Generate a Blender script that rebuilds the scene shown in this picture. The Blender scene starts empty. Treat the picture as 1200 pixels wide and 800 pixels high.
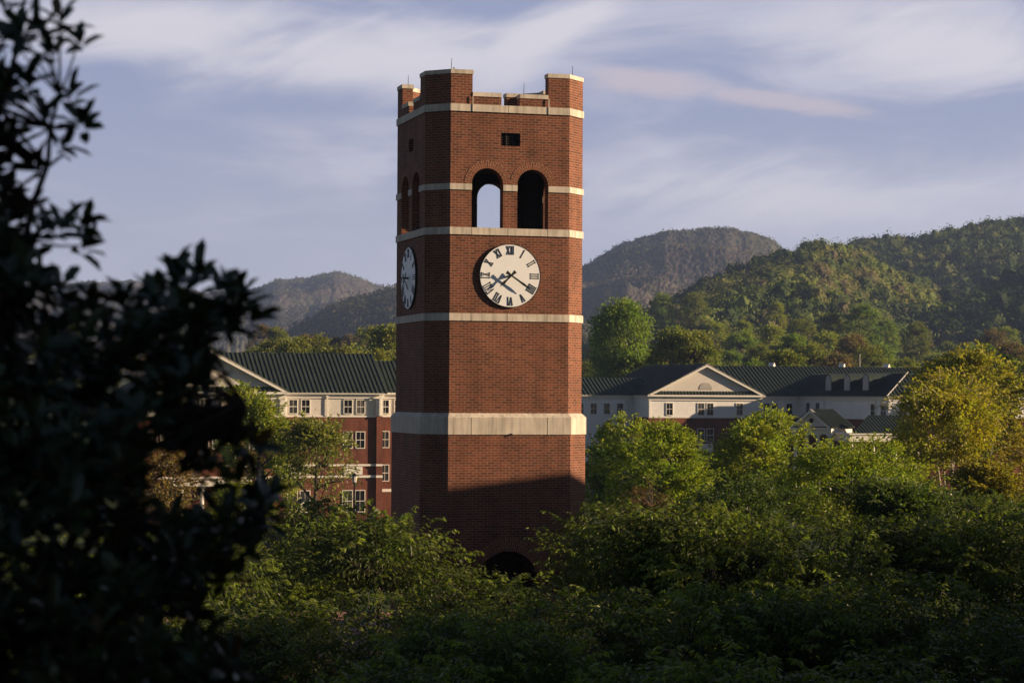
import bpy, math, random
import numpy as np
from mathutils import Vector, Matrix
from mathutils.geometry import tessellate_polygon

R = math.radians
SC = bpy.context.scene
COL = SC.collection
EYE = 10.0                       # camera height over the plaza
FPX = 2612.0                     # focal length in pixels of a 1200 px wide picture

# ------------------------------------------------------------------ camera
cam_d = bpy.data.cameras.new('camera')
cam = bpy.data.objects.new('camera', cam_d)
COL.objects.link(cam)
cam_d.sensor_width = 36.0
cam_d.lens = 36.0 * FPX / 1200.0
cam_d.clip_start = 0.1
cam_d.clip_end = 20000.0
pitch, roll = R(1.3778), R(0.326)
fwd = Vector((0, math.cos(pitch), math.sin(pitch)))
up0 = Vector((0, -math.sin(pitch), math.cos(pitch)))
rt0 = Vector((1, 0, 0))
# picture turned clockwise = camera rolled counter-clockwise
rt = rt0 * math.cos(roll) + up0 * math.sin(roll)
up = up0 * math.cos(roll) - rt0 * math.sin(roll)
m = Matrix((rt, up, -fwd)).transposed().to_4x4()
m.translation = Vector((0, 0, EYE))
cam.matrix_world = m
cam_d.dof.use_dof = True
cam_d.dof.focus_distance = 92.0
cam_d.dof.aperture_fstop = 2.8
SC.camera = cam

# ------------------------------------------------------------------ light
SUN_EL, SUN_AZ = R(16.0), R(88.0)          # azimuth counted from -Y towards +X
to_sun = Vector((math.sin(SUN_AZ) * math.cos(SUN_EL), -math.cos(SUN_AZ) * math.cos(SUN_EL), math.sin(SUN_EL)))
sl = bpy.data.lights.new('sun', 'SUN')
sl.energy = 5.0
sl.angle = R(0.5)
sl.color = (1.0, 0.74, 0.465)
so = bpy.data.objects.new('sun', sl)
so.rotation_euler = to_sun.to_track_quat('Z', 'Y').to_euler()
so.location = (60, 0, 60)
COL.objects.link(so)

world = bpy.data.worlds.new('World')
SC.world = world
world.use_nodes = True
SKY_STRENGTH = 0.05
EXPOSURE = 1.1


def build_world():
    nt = world.node_tree
    nt.nodes.clear()
    N, L = nt.nodes.new, nt.links.new
    out = N('ShaderNodeOutputWorld')
    bg = N('ShaderNodeBackground')
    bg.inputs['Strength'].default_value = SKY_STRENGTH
    L(bg.outputs[0], out.inputs[0])
    sky = N('ShaderNodeTexSky')
    sky.sky_type = 'NISHITA'
    sky.sun_disc = False
    sky.sun_elevation = SUN_EL
    sky.sun_rotation = math.pi - SUN_AZ     # rotation counted from +Y towards +X
    sky.altitude = 650
    sky.air_density = 1.0
    sky.dust_density = 0.6
    sky.ozone_density = 1.5
    tc = N('ShaderNodeTexCoord')
    sep = N('ShaderNodeSeparateXYZ')
    L(tc.outputs['Generated'], sep.inputs[0])

    def mth(op, a, b=None, c=None):
        n = N('ShaderNodeMath')
        n.operation = op
        for i, v in enumerate((a, b, c)):
            if v is None:
                continue
            if isinstance(v, (int, float)):
                n.inputs[i].default_value = v
            else:
                L(v, n.inputs[i])
        return n.outputs[0]
    az = mth('ARCTAN2', sep.outputs[0], sep.outputs[1])
    el = mth('ARCSINE', sep.outputs[2])

    def vec(x, y, z=0.0):
        n = N('ShaderNodeCombineXYZ')
        for i, v in enumerate((x, y, z)):
            if isinstance(v, (int, float)):
                n.inputs[i].default_value = v
            else:
                L(v, n.inputs[i])
        return n.outputs[0]

    def noise(v, scale, detail=6, rough=0.55, dist=0.0):
        n = N('ShaderNodeTexNoise')
        n.inputs['Scale'].default_value = scale
        n.inputs['Detail'].default_value = detail
        n.inputs['Roughness'].default_value = rough
        n.inputs['Distortion'].default_value = dist
        L(v, n.inputs['Vector'])
        return n.outputs[0]

    def smooth(v, a, b):
        n = N('ShaderNodeMapRange')
        n.interpolation_type = 'SMOOTHSTEP'
        n.inputs['From Min'].default_value = a
        n.inputs['From Max'].default_value = b
        L(v, n.inputs['Value'])
        return n.outputs[0]

    def mix(f, a, b, mode='MIX'):
        n = N('ShaderNodeMix')
        n.data_type = 'RGBA'
        n.blend_type = mode
        for i, v in ((0, f), (6, a), (7, b)):
            if isinstance(v, (int, float)):
                n.inputs[i].default_value = v
            elif isinstance(v, tuple):
                n.inputs[i].default_value = (*v, 1)
            else:
                L(v, n.inputs[i])
        return n.outputs[2]

    def blob(px, py, w, h, tilt=0.0):
        """soft cloud area round a direction of the sky: 1 in its middle, 0 outside"""
        ca, ce = (px - 600) / FPX, (463 - py) / FPX
        dx = mth('SUBTRACT', az, ca)
        dy = mth('SUBTRACT', el, ce)
        c, s = math.cos(tilt), math.sin(tilt)
        a = mth('ADD', mth('MULTIPLY', dx, c / (w / FPX)), mth('MULTIPLY', dy, s / (w / FPX)))
        b = mth('ADD', mth('MULTIPLY', dx, -s / (h / FPX)), mth('MULTIPLY', dy, c / (h / FPX)))
        r2 = mth('ADD', mth('MULTIPLY', a, a), mth('MULTIPLY', b, b))
        return mth('POWER', 2.718, mth('MULTIPLY', r2, -1.0))
    # thin high layer, drawn out sideways
    n1 = noise(vec(mth('MULTIPLY', az, 7.0), mth('MULTIPLY', el, 30.0), 3.1), 1.0, 7, 0.55, 0.6)
    thin = mth('MULTIPLY', smooth(n1, 0.40, 0.66), 0.75)
    # wisps with their own grain, slanting up to the right
    u = mth('ADD', mth('MULTIPLY', az, 0.96), mth('MULTIPLY', el, 0.26))
    v = mth('ADD', mth('MULTIPLY', az, -0.26), mth('MULTIPLY', el, 0.96))
    n2 = noise(vec(mth('MULTIPLY', u, 11.0), mth('MULTIPLY', v, 40.0), 7.7), 1.0, 8, 0.55, 1.2)
    wm = mth('MAXIMUM', blob(450, 72, 230, 46, 0.0), mth('MULTIPLY', blob(630, 45, 110, 26, 0.36), 1.15))
    wm = mth('MAXIMUM', wm, mth('MULTIPLY', blob(170, 42, 190, 40, 0.05), 0.95))
    wm = mth('MAXIMUM', wm, mth('MULTIPLY', blob(1090, 60, 240, 60, -0.12), 0.9))
    wm = mth('MAXIMUM', wm, mth('MULTIPLY', blob(900, 225, 320, 60, -0.05), 0.75))
    wm = mth('MAXIMUM', wm, mth('MULTIPLY', blob(360, 205, 170, 40, 0.05), 0.35))
    wisp = mth('MULTIPLY', smooth(mth('ADD', mth('MULTIPLY', wm, 0.52), mth('MULTIPLY', n2, 0.62)), 0.40, 0.84), 0.95)
    # the lens-shaped streak
    n3 = noise(vec(mth('MULTIPLY', az, 30.0), mth('MULTIPLY', el, 110.0), 1.0), 1.0, 5, 0.5, 0.4)
    st = mth('MAXIMUM', blob(765, 99, 110, 17, -0.10), blob(905, 120, 130, 14, -0.13))
    streak = mth('MULTIPLY', smooth(mth('ADD', st, mth('MULTIPLY', mth('SUBTRACT', n3, 0.5), 1.0)), 0.25, 0.85), 0.85)
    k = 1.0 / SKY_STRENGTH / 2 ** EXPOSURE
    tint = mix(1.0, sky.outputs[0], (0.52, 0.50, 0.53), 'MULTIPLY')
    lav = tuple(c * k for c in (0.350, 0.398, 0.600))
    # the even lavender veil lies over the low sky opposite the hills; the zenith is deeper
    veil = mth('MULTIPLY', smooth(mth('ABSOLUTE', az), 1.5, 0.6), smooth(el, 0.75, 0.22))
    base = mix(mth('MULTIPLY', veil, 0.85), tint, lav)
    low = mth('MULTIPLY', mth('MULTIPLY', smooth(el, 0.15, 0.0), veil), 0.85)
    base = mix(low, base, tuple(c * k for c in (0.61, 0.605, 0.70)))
    c1 = mix(mth('MULTIPLY', thin, veil), base, tuple(c * k for c in (0.60, 0.59, 0.71)))
    c2 = mix(wisp, c1, tuple(c * k for c in (0.74, 0.71, 0.78)))
    c3 = mix(streak, c2, tuple(c * k for c in (0.60, 0.53, 0.60)))
    # below the horizon: dim earth
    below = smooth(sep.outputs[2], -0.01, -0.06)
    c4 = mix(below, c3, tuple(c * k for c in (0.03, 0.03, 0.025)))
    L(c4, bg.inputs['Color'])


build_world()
SC.view_settings.view_transform = 'Standard'
SC.view_settings.look = 'None'
SC.view_settings.gamma = 1.0
SC.view_settings.use_curve_mapping = False
SC.view_settings.exposure = EXPOSURE
SC.render.engine = 'CYCLES'
SC.cycles.max_bounces = 6
SC.cycles.diffuse_bounces = 3
SC.cycles.transparent_max_bounces = 4
SC.cycles.volume_bounces = 0
SC.cycles.use_denoising = True

# ------------------------------------------------------------------ helpers
rnd = random.Random(11)


def at(px, py, d):
    """world point at depth d (metres along +Y) seen at pixel (px,py) of the 1200x800 photograph"""
    v = fwd + rt * ((px - 600) / FPX) + up * ((400 - py) / FPX)
    return Vector((0, 0, EYE)) + v * (d / v.y)


def nodes_of(mat):
    mat.use_nodes = True
    nt = mat.node_tree
    return nt, nt.nodes['Principled BSDF'], nt.nodes.new, nt.links.new


def set_in(b, **kw):
    for k, v in kw.items():
        k = k.replace('_', ' ')
        if isinstance(v, tuple) and len(v) == 3:
            v = (*v, 1)
        b.inputs[k].default_value = v


def streaks(nt, b, coord, col, amount, stretch):
    """rain streaks: dark vertical runs of dirt"""
    N, L = nt.nodes.new, nt.links.new
    mp = N('ShaderNodeMapping')
    mp.inputs['Scale'].default_value = stretch
    L(coord, mp.inputs['Vector'])
    nz = N('ShaderNodeTexNoise')
    nz.inputs['Scale'].default_value = 1.0
    nz.inputs['Detail'].default_value = 5
    nz.inputs['Roughness'].default_value = 0.6
    L(mp.outputs[0], nz.inputs['Vector'])
    mr = N('ShaderNodeMapRange')
    mr.inputs['From Min'].default_value = 0.45
    mr.inputs['From Max'].default_value = 0.72
    mr.inputs['To Min'].default_value = 1.0
    mr.inputs['To Max'].default_value = 1.0 - amount
    L(nz.outputs[0], mr.inputs['Value'])
    mx = N('ShaderNodeMix')
    mx.data_type = 'RGBA'
    mx.blend_type = 'MULTIPLY'
    mx.inputs[0].default_value = 1.0
    L(col, mx.inputs[6])
    L(mr.outputs[0], mx.inputs[7])
    L(mx.outputs[2], b.inputs['Base Color'])


def plain(name, col, rough=0.7, metal=0.0, var=0.12, scale=3.0, spec=0.4, streak=0.0):
    """plain colour with soft weathering"""
    mat = bpy.data.materials.new(name)
    nt, b, N, L = nodes_of(mat)
    tc = N('ShaderNodeTexCoord')
    nz = N('ShaderNodeTexNoise')
    nz.inputs['Scale'].default_value = scale
    nz.inputs['Detail'].default_value = 6
    L(tc.outputs['Object'], nz.inputs['Vector'])
    rp = N('ShaderNodeValToRGB')
    rp.color_ramp.elements[0].position = 0.3
    rp.color_ramp.elements[1].position = 0.7
    rp.color_ramp.elements[0].color = (*[c * (1 - var) for c in col], 1)
    rp.color_ramp.elements[1].color = (*[min(1, c * (1 + var)) for c in col], 1)
    L(nz.outputs[0], rp.inputs[0])
    L(rp.outputs[0], b.inputs['Base Color'])
    if streak:
        streaks(nt, b, tc.outputs['Object'], rp.outputs[0], streak, (7.0, 7.0, .5))
    set_in(b, Roughness=rough, Metallic=metal, Specular_IOR_Level=spec)
    return mat


def brick(name, c1, c2, mortar, w=0.305, h=0.1016, joint=0.012, bump=0.6):
    mat = bpy.data.materials.new(name)
    nt, b, N, L = nodes_of(mat)
    uv = N('ShaderNodeUVMap')
    uv.uv_map = 'uv'
    bt = N('ShaderNodeTexBrick')
    bt.inputs['Color1'].default_value = (*c1, 1)
    bt.inputs['Color2'].default_value = (*c2, 1)
    bt.inputs['Mortar'].default_value = (*mortar, 1)
    bt.inputs['Scale'].default_value = 1.0
    bt.inputs['Mortar Size'].default_value = joint
    bt.inputs['Mortar Smooth'].default_value = 0.3
    bt.inputs['Bias'].default_value = -0.1
    bt.inputs['Brick Width'].default_value = w
    bt.inputs['Row Height'].default_value = h
    L(uv.outputs[0], bt.inputs['Vector'])
    nz = N('ShaderNodeTexNoise')
    nz.inputs['Scale'].default_value = 0.55
    nz.inputs['Detail'].default_value = 8
    nz.inputs['Roughness'].default_value = 0.6
    L(uv.outputs[0], nz.inputs['Vector'])
    rp = N('ShaderNodeMapRange')
    rp.inputs['From Min'].default_value = 0.3
    rp.inputs['From Max'].default_value = 0.7
    rp.inputs['To Min'].default_value = 0.78
    rp.inputs['To Max'].default_value = 1.18
    L(nz.outputs[0], rp.inputs['Value'])
    mx = N('ShaderNodeMix')
    mx.data_type = 'RGBA'
    mx.blend_type = 'MULTIPLY'
    mx.inputs[0].default_value = 1.0
    L(bt.outputs['Color'], mx.inputs[6])
    L(rp.outputs[0], mx.inputs[7])
    # fine grain
    n2 = N('ShaderNodeTexNoise')
    n2.inputs['Scale'].default_value = 14.0
    n2.inputs['Detail'].default_value = 3
    L(uv.outputs[0], n2.inputs['Vector'])
    r2 = N('ShaderNodeMapRange')
    r2.inputs['To Min'].default_value = 0.75
    r2.inputs['To Max'].default_value = 1.25
    L(n2.outputs[0], r2.inputs['Value'])
    m2 = N('ShaderNodeMix')
    m2.data_type = 'RGBA'
    m2.blend_type = 'MULTIPLY'
    m2.inputs[0].default_value = 1.0
    L(mx.outputs[2], m2.inputs[6])
    L(r2.outputs[0], m2.inputs[7])
    streaks(nt, b, uv.outputs[0], m2.outputs[2], .36, (1.6, .16, 1.0))
    bp = N('ShaderNodeBump')
    bp.inputs['Strength'].default_value = bump
    bp.inputs['Distance'].default_value = 0.012
    inv = N('ShaderNodeMath')
    inv.operation = 'SUBTRACT'
    inv.inputs[0].default_value = 1.0
    L(bt.outputs['Fac'], inv.inputs[1])
    L(inv.outputs[0], bp.inputs['Height'])
    L(bp.outputs[0], b.inputs['Normal'])
    set_in(b, Roughness=0.85, Specular_IOR_Level=0.25)
    return mat


def siding(name, col):
    """lap siding: thin shadow line every board, in real board heights"""
    mat = plain(name, col, 0.6, var=0.05, scale=0.8)
    nt = mat.node_tree
    b = nt.nodes['Principled BSDF']
    N, L = nt.nodes.new, nt.links.new
    uv = N('ShaderNodeUVMap')
    uv.uv_map = 'uv'
    wv = N('ShaderNodeTexWave')
    wv.wave_type = 'BANDS'
    wv.bands_direction = 'Y'
    wv.wave_profile = 'SAW'
    wv.inputs['Scale'].default_value = 0.314 / 0.2
    L(uv.outputs[0], wv.inputs['Vector'])
    bp = N('ShaderNodeBump')
    bp.inputs['Strength'].default_value = 0.5
    bp.inputs['Distance'].default_value = 0.02
    L(wv.outputs[1], bp.inputs['Height'])
    L(bp.outputs[0], b.inputs['Normal'])
    return mat


def leafmat(name, transl=0.3, rough=0.5, spec=0.3, tcol=(1.25, 1.4, 0.45), gain=1.0):
    """leaf: the object's colour times the leaf's own tint, part of the light passing through"""
    mat = bpy.data.materials.new(name)
    nt, b, N, L = nodes_of(mat)
    oi = N('ShaderNodeObjectInfo')
    at_ = N('ShaderNodeAttribute')
    at_.attribute_name = 'tint'
    mx = N('ShaderNodeMix')
    mx.data_type = 'RGBA'
    mx.blend_type = 'MULTIPLY'
    mx.inputs[0].default_value = 1.0
    L(oi.outputs['Color'], mx.inputs[6])
    L(at_.outputs['Color'], mx.inputs[7])
    # the closure mix below halves what each side gets, so the leaf colour is scaled to keep its reflectance
    sc = N('ShaderNodeMix')
    sc.data_type = 'RGBA'
    sc.blend_type = 'MULTIPLY'
    sc.inputs[0].default_value = 1.0
    L(mx.outputs[2], sc.inputs[6])
    sc.inputs[7].default_value = (gain, gain, gain, 1)
    mx = sc
    L(mx.outputs[2], b.inputs['Base Color'])
    set_in(b, Roughness=rough, Specular_IOR_Level=spec)
    if transl > 0:
        tr = N('ShaderNodeBsdfTranslucent')
        m2 = N('ShaderNodeMix')
        m2.data_type = 'RGBA'
        m2.blend_type = 'MULTIPLY'
        m2.inputs[0].default_value = 1.0
        L(mx.outputs[2], m2.inputs[6])
        m2.inputs[7].default_value = (*tcol, 1)
        L(m2.outputs[2], tr.inputs['Color'])
        ms = N('ShaderNodeMixShader')
        ms.inputs[0].default_value = transl
        L(b.outputs[0], ms.inputs[1])
        L(tr.outputs[0], ms.inputs[2])
        L(ms.outputs[0], nt.nodes['Material Output'].inputs['Surface'])
    return mat


def glassmat(name, col=(0.012, 0.014, 0.018)):
    mat = bpy.data.materials.new(name)
    nt, b, N, L = nodes_of(mat)
    set_in(b, Base_Color=col, Roughness=0.08, Specular_IOR_Level=0.6)
    return mat


MAT = dict(
    brick=brick('tower_brick', (0.195, 0.056, 0.029), (0.098, 0.028, 0.016), (0.225, 0.150, 0.100), joint=0.016),
    bricku=brick('hall_brick', (0.19, 0.056, 0.032), (0.125, 0.036, 0.022), (0.17, 0.11, 0.08), 0.25, 0.08, 0.010),
    stone=plain('limestone', (0.55, 0.485, 0.41), 0.85, var=0.14, scale=1.6, streak=.42),
    joint=plain('mortar_joint', (0.10, 0.085, 0.07), 0.9),
    black=plain('black_metal', (0.008, 0.008, 0.009), 0.45, var=0.1),
    white=plain('clock_white', (0.79, 0.80, 0.82), 0.45, var=0.025, scale=2.0),
    dark=plain('dark_louvre_and_shade', (0.02, 0.018, 0.016), 0.7),  # louvre slats, and the belfry lining that paints in shade
    rod=plain('rod_metal', (0.06, 0.05, 0.045), 0.4, 0.6),
    slab=plain('concrete', (0.05, 0.045, 0.04), 0.9),
    roof=plain('green_metal_roof', (0.038, 0.052, 0.046), 0.5, 0.0, var=0.12, scale=0.5, spec=0.15),
    cream=siding('cream_siding', (0.60, 0.56, 0.51)),
    whites=siding('white_siding', (0.74, 0.725, 0.72)),
    trim=plain('white_trim', (0.72, 0.68, 0.62), 0.6, var=0.04, scale=1.0),
    glass=glassmat('window_glass'),
    glass2=glassmat('window_glass_blind', (0.10, 0.095, 0.085)),
    glass3=glassmat('window_glass_curtain', (0.04, 0.042, 0.046)),
    vent=plain('vent_grey', (0.42, 0.39, 0.37), 0.7),
    bark=plain('bark', (0.055, 0.043, 0.034), 0.95, var=0.35, scale=5.0),
    pale=plain('pale_bark', (0.34, 0.30, 0.26), 0.9, var=0.25, scale=3.0),
    leaf=leafmat('leaf', 0.46, gain=1.55),
    hillleaf=leafmat('woodland_leaf', 0.35, 0.8, 0.1, gain=1.35),
    gloss=leafmat('leathery_leaf', 0.10, 0.30, 0.5, gain=2.1),
    lampglass=plain('lamp_glass', (0.5, 0.48, 0.44), 0.3),
)


class MB:
    """collects faces for ONE mesh"""

    def __init__(self):
        self.v, self.f, self.uv = [], [], []

    def face(self, pts, uv=None):
        i = len(self.v)
        self.v += [tuple(p) for p in pts]
        self.f.append(tuple(range(i, i + len(pts))))
        self.uv.append(uv)

    def box(self, x0, x1, y0, y1, z0, z1, M=None):
        c = [Vector((x, y, z)) for z in (z0, z1) for x, y in ((x0, y0), (x1, y0), (x1, y1), (x0, y1))]
        if M is not None:
            c = [M @ p for p in c]
        for q in ((3, 2, 1, 0), (4, 5, 6, 7), (0, 1, 5, 4), (1, 2, 6, 5), (2, 3, 7, 6), (3, 0, 4, 7)):
            self.face([c[k] for k in q])

    def prism(self, plan, z0, z1, M=None):
        """plan = counter-clockwise polygon seen from above"""
        n = len(plan)
        T = (lambda p: M @ Vector(p)) if M is not None else (lambda p: Vector(p))
        for i in range(n):
            a, b = plan[i], plan[(i + 1) % n]
            self.face([T((*a, z0)), T((*b, z0)), T((*b, z1)), T((*a, z1))])
        tri = tessellate_polygon([[Vector((*p, 0)) for p in plan]])
        for t in tri:
            a, b, c = (plan[k] for k in t)
            if (b[0] - a[0]) * (c[1] - a[1]) - (b[1] - a[1]) * (c[0] - a[0]) < 0:
                b, c = c, b
            self.face([T((*a, z1)), T((*b, z1)), T((*c, z1))])
            self.face([T((*c, z0)), T((*b, z0)), T((*a, z0))])

    def ring(self, outer, inner, z0, z1, outer_top=None):
        """closed band between two plans with the same number of corners"""
        n = len(outer)
        ot = outer_top or outer
        for i in range(n):
            j = (i + 1) % n
            a, b, c, d = outer[i], outer[j], inner[j], inner[i]
            at_, bt = ot[i], ot[j]
            self.face([(*a, z0), (*b, z0), (*bt, z1), (*at_, z1)])
            self.face([(*c, z0), (*d, z0), (*d, z1), (*c, z1)])
            self.face([(*at_, z1), (*bt, z1), (*c, z1), (*d, z1)])
            self.face([(*d, z0), (*c, z0), (*b, z0), (*a, z0)])

    def panel(self, outer, holes, t, M):
        """wall in local x/z with holes, thickness t along +y, placed by M; outer and holes are lists of (x,z)"""
        loops = [outer] + holes
        flat = [p for l in loops for p in l]
        tri = tessellate_polygon([[Vector((p[0], p[1], 0)) for p in l] for l in loops])
        for tr in tri:
            a, b, c = (flat[k] for k in tr)
            if (b[0] - a[0]) * (c[1] - a[1]) - (b[1] - a[1]) * (c[0] - a[0]) < 0:
                b, c = c, b
            self.face([M @ Vector((p[0], 0, p[1])) for p in (a, b, c)])
            self.face([M @ Vector((p[0], t, p[1])) for p in (c, b, a)])
        for li, l in enumerate(loops):
            area = sum(l[i][0] * l[(i + 1) % len(l)][1] - l[(i + 1) % len(l)][0] * l[i][1] for i in range(len(l)))
            fl = (area > 0) == (li == 0)
            for i in range(len(l)):
                a, b = l[i], l[(i + 1) % len(l)]
                if not fl:
                    a, b = b, a
                self.face([M @ Vector((b[0], 0, b[1])), M @ Vector((a[0], 0, a[1])),
                           M @ Vector((a[0], t, a[1])), M @ Vector((b[0], t, b[1]))])

    def disc(self, r, y0, y1, M, n=64):
        """round plate in local x/z between y0 (front) and y1"""
        ring = [(r * math.cos(2 * math.pi * k / n), r * math.sin(2 * math.pi * k / n)) for k in range(n)]
        self.face([M @ Vector((x, y0, z)) for x, z in ring])
        for i in range(n):
            a, b = ring[i], ring[(i + 1) % n]
            self.face([M @ Vector((b[0], y0, b[1])), M @ Vector((a[0], y0, a[1])),
                       M @ Vector((a[0], y1, a[1])), M @ Vector((b[0], y1, b[1]))])

    def annulus(self, r0, r1, y0, y1, M, a0=0.0, a1=2 * math.pi, n=64, radial_uv=False):
        for i in range(n):
            t0, t1 = a0 + (a1 - a0) * i / n, a0 + (a1 - a0) * (i + 1) / n
            c = [(r * math.cos(t), r * math.sin(t)) for t in (t0, t1) for r in (r0, r1)]   # i0,o0,i1,o1
            P = lambda k, y: M @ Vector((c[k][0], y, c[k][1]))
            uv = None
            if radial_uv:
                rm = (r0 + r1) / 2
                uv = [(0, t1 * rm), (0, t0 * rm), (r1 - r0, t0 * rm), (r1 - r0, t1 * rm)]
            self.face([P(2, y0), P(0, y0), P(1, y0), P(3, y0)][::-1], uv[::-1] if uv else None)
            self.face([P(1, y0), P(3, y0), P(3, y1), P(1, y1)])
            self.face([P(2, y0), P(0, y0), P(0, y1), P(2, y1)])

    def tube(self, pts, r0, r1=None, sides=6):
        r1 = r0 if r1 is None else r1
        n = len(pts)
        rings = []
        for i, p in enumerate(pts):
            p = Vector(p)
            d = (Vector(pts[min(i + 1, n - 1)]) - Vector(pts[max(i - 1, 0)])).normalized()
            a = d.orthogonal().normalized() if abs(d.z) > 0.99 else d.cross(Vector((0, 0, 1))).normalized()
            b = d.cross(a)
            r = r0 + (r1 - r0) * i / max(1, n - 1)
            rings.append([p + (a * math.cos(2 * math.pi * k / sides) + b * math.sin(2 * math.pi * k / sides)) * r for k in range(sides)])
        for i in range(n - 1):
            for k in range(sides):
                j = (k + 1) % sides
                self.face([rings[i][k], rings[i][j], rings[i + 1][j], rings[i + 1][k]])
        self.face(rings[-1])
        self.face(rings[0][::-1])

    def build(self, name, mat, parent=None, smooth=False):
        me = bpy.data.meshes.new(name)
        me.from_pydata(self.v, [], self.f)
        me.update()
        ul = me.uv_layers.new(name='uv')
        for p, uv in zip(me.polygons, self.uv):
            n = p.normal
            if uv is None:
                if abs(n.z) > 0.8:
                    for li in p.loop_indices:
                        c = me.vertices[me.loops[li].vertex_index].co
                        ul.data[li].uv = (c.x, c.y)
                else:
                    t = Vector((-n.y, n.x, 0)).normalized()
                    for li in p.loop_indices:
                        c = me.vertices[me.loops[li].vertex_index].co
                        ul.data[li].uv = (c.dot(t), c.z)
            else:
                for li, q in zip(p.loop_indices, uv):
                    ul.data[li].uv = q
        if smooth:
            me.polygons.foreach_set('use_smooth', [True] * len(me.polygons))
        if mat is not None:
            me.materials.append(mat)
        o = bpy.data.objects.new(name, me)
        COL.objects.link(o)
        if parent is not None:
            o.parent = parent
        return o


def tag(o, label=None, cat=None, group=None, kind=None):
    if label:
        o['label'] = label
    if cat:
        o['category'] = cat
    if group:
        o['group'] = group
    if kind:
        o['kind'] = kind
    return o


def empty(name, loc, rz=0.0, label=None, cat=None, group=None):
    o = bpy.data.objects.new(name, None)
    o.empty_display_size = 0.5
    o.location = loc
    o.rotation_euler = (0, 0, rz)
    COL.objects.link(o)
    return tag(o, label, cat, group)


def copy_thing(o, loc, rz=0.0, s=1.0, label=None, group=None, color=None):
    c = o.copy()
    COL.objects.link(c)
    c.location = loc
    c.rotation_euler = (0, 0, rz)
    c.scale = s if isinstance(s, tuple) else (s, s, s)
    if label:
        c['label'] = label
    if group:
        c['group'] = group
    for ch in [x for x in PARTS[o.name]]:
        d = ch.copy()
        COL.objects.link(d)
        d.parent = c
        if color and 'crown' in ch.name:
            d.color = (*color, 1)
    return c


PARTS = {}
TOP = {}


def rot(a):
    return Matrix.Rotation(a, 4, 'Z')


# ------------------------------------------------------------------ ground
def ground_z(x, y):
    t = min(1.0, max(0.0, (y - 112) / 90.0))
    return -2.8 * t * t * (3 - 2 * t) + min(600, max(0, y - 420)) * .035


def build_ground():
    xs = sorted(set([-5500, -3500, -2000, -1200, -700, -400, -250] + list(range(-160, 161, 8)) + [250, 400, 700, 1200, 2000, 3500, 5500]))
    ys = sorted(set([-550, -300, -150, -80] + list(range(-40, 241, 6)) + [280, 340, 420, 600, 900, 1400, 2200, 3500, 5200, 6800]))
    g = MB()
    nz = random.Random(3)
    H = {(x, y): ground_z(x, y) + nz.uniform(-.05, .05) * (1 if 118 < y < 400 else 0) for x in xs for y in ys}
    for i in range(len(xs) - 1):
        for j in range(len(ys) - 1):
            g.face([(xs[a], ys[b], H[xs[a], ys[b]]) for a, b in ((i, j), (i + 1, j), (i + 1, j + 1), (i, j + 1))])
    mat = bpy.data.materials.new('lawn')
    nt, b, N, L = nodes_of(mat)
    tc = N('ShaderNodeTexCoord')
    n1 = N('ShaderNodeTexNoise')
    n1.inputs['Scale'].default_value = 0.25
    n1.inputs['Detail'].default_value = 8
    L(tc.outputs['Object'], n1.inputs['Vector'])
    rp = N('ShaderNodeValToRGB')
    e = rp.color_ramp.elements
    e[0].position, e[1].position = 0.35, 0.68
    e[0].color = (0.022, 0.034, 0.010, 1)
    e[1].color = (0.050, 0.070, 0.020, 1)
    L(n1.outputs[0], rp.inputs[0])
    L(rp.outputs[0], b.inputs['Base Color'])
    set_in(b, Roughness=0.95, Specular_IOR_Level=0.1)
    o = g.build('ground', mat, None, True)
    tag(o, kind='structure')
    # brick paved plaza round the tower
    pm = brick('plaza_brick', (0.36, 0.17, 0.125), (0.26, 0.12, 0.09), (0.24, 0.19, 0.16), 0.22, 0.11, 0.008, 0.3)
    p = MB()
    pts = []
    for k in range(48):
        a = 2 * math.pi * k / 48
        pts.append((-9 + 17 * math.cos(a), 86 + 17 * math.sin(a)))
    p.prism(pts, -0.06, 0.02)
    tag(p.build('plaza_paving', pm), kind='structure')
    q = MB()
    q.box(-13, -5, 30, 64.5, -0.06, 0.014)
    tag(q.build('path_paving', pm), kind='structure')


build_ground()

# ------------------------------------------------------------------ the tower
TH = R(15.977)
TW = Vector((-1.03, 93.34, 0))
A_ = 2.5                       # half width of a main face
CH = 1.1915 / math.sqrt(2)
HH = A_ + CH                   # half width of the whole tower
EX = 0.154                     # the lower stage stands this much further out


def octo(e=0.0):
    a, h = A_ + e * math.tan(math.pi / 8), HH + e
    return [(-a, -h), (a, -h), (h, -a), (h, a), (a, h), (-a, h), (-h, a), (-h, -a)]


def rect(x0, x1, z0, z1):
    return [(x0, z0), (x1, z0), (x1, z1), (x0, z1)]


def arch(cx, r, z0, zs, n=20):
    p = [(cx - r, z0), (cx + r, z0)]
    for k in range(n + 1):
        t = math.pi * k / n
        p.append((cx + r * math.cos(t), zs + r * math.sin(t)))
    return p


GLYPH = {'I': 0.085, 'V': 0.17, 'X': 0.18}


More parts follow.
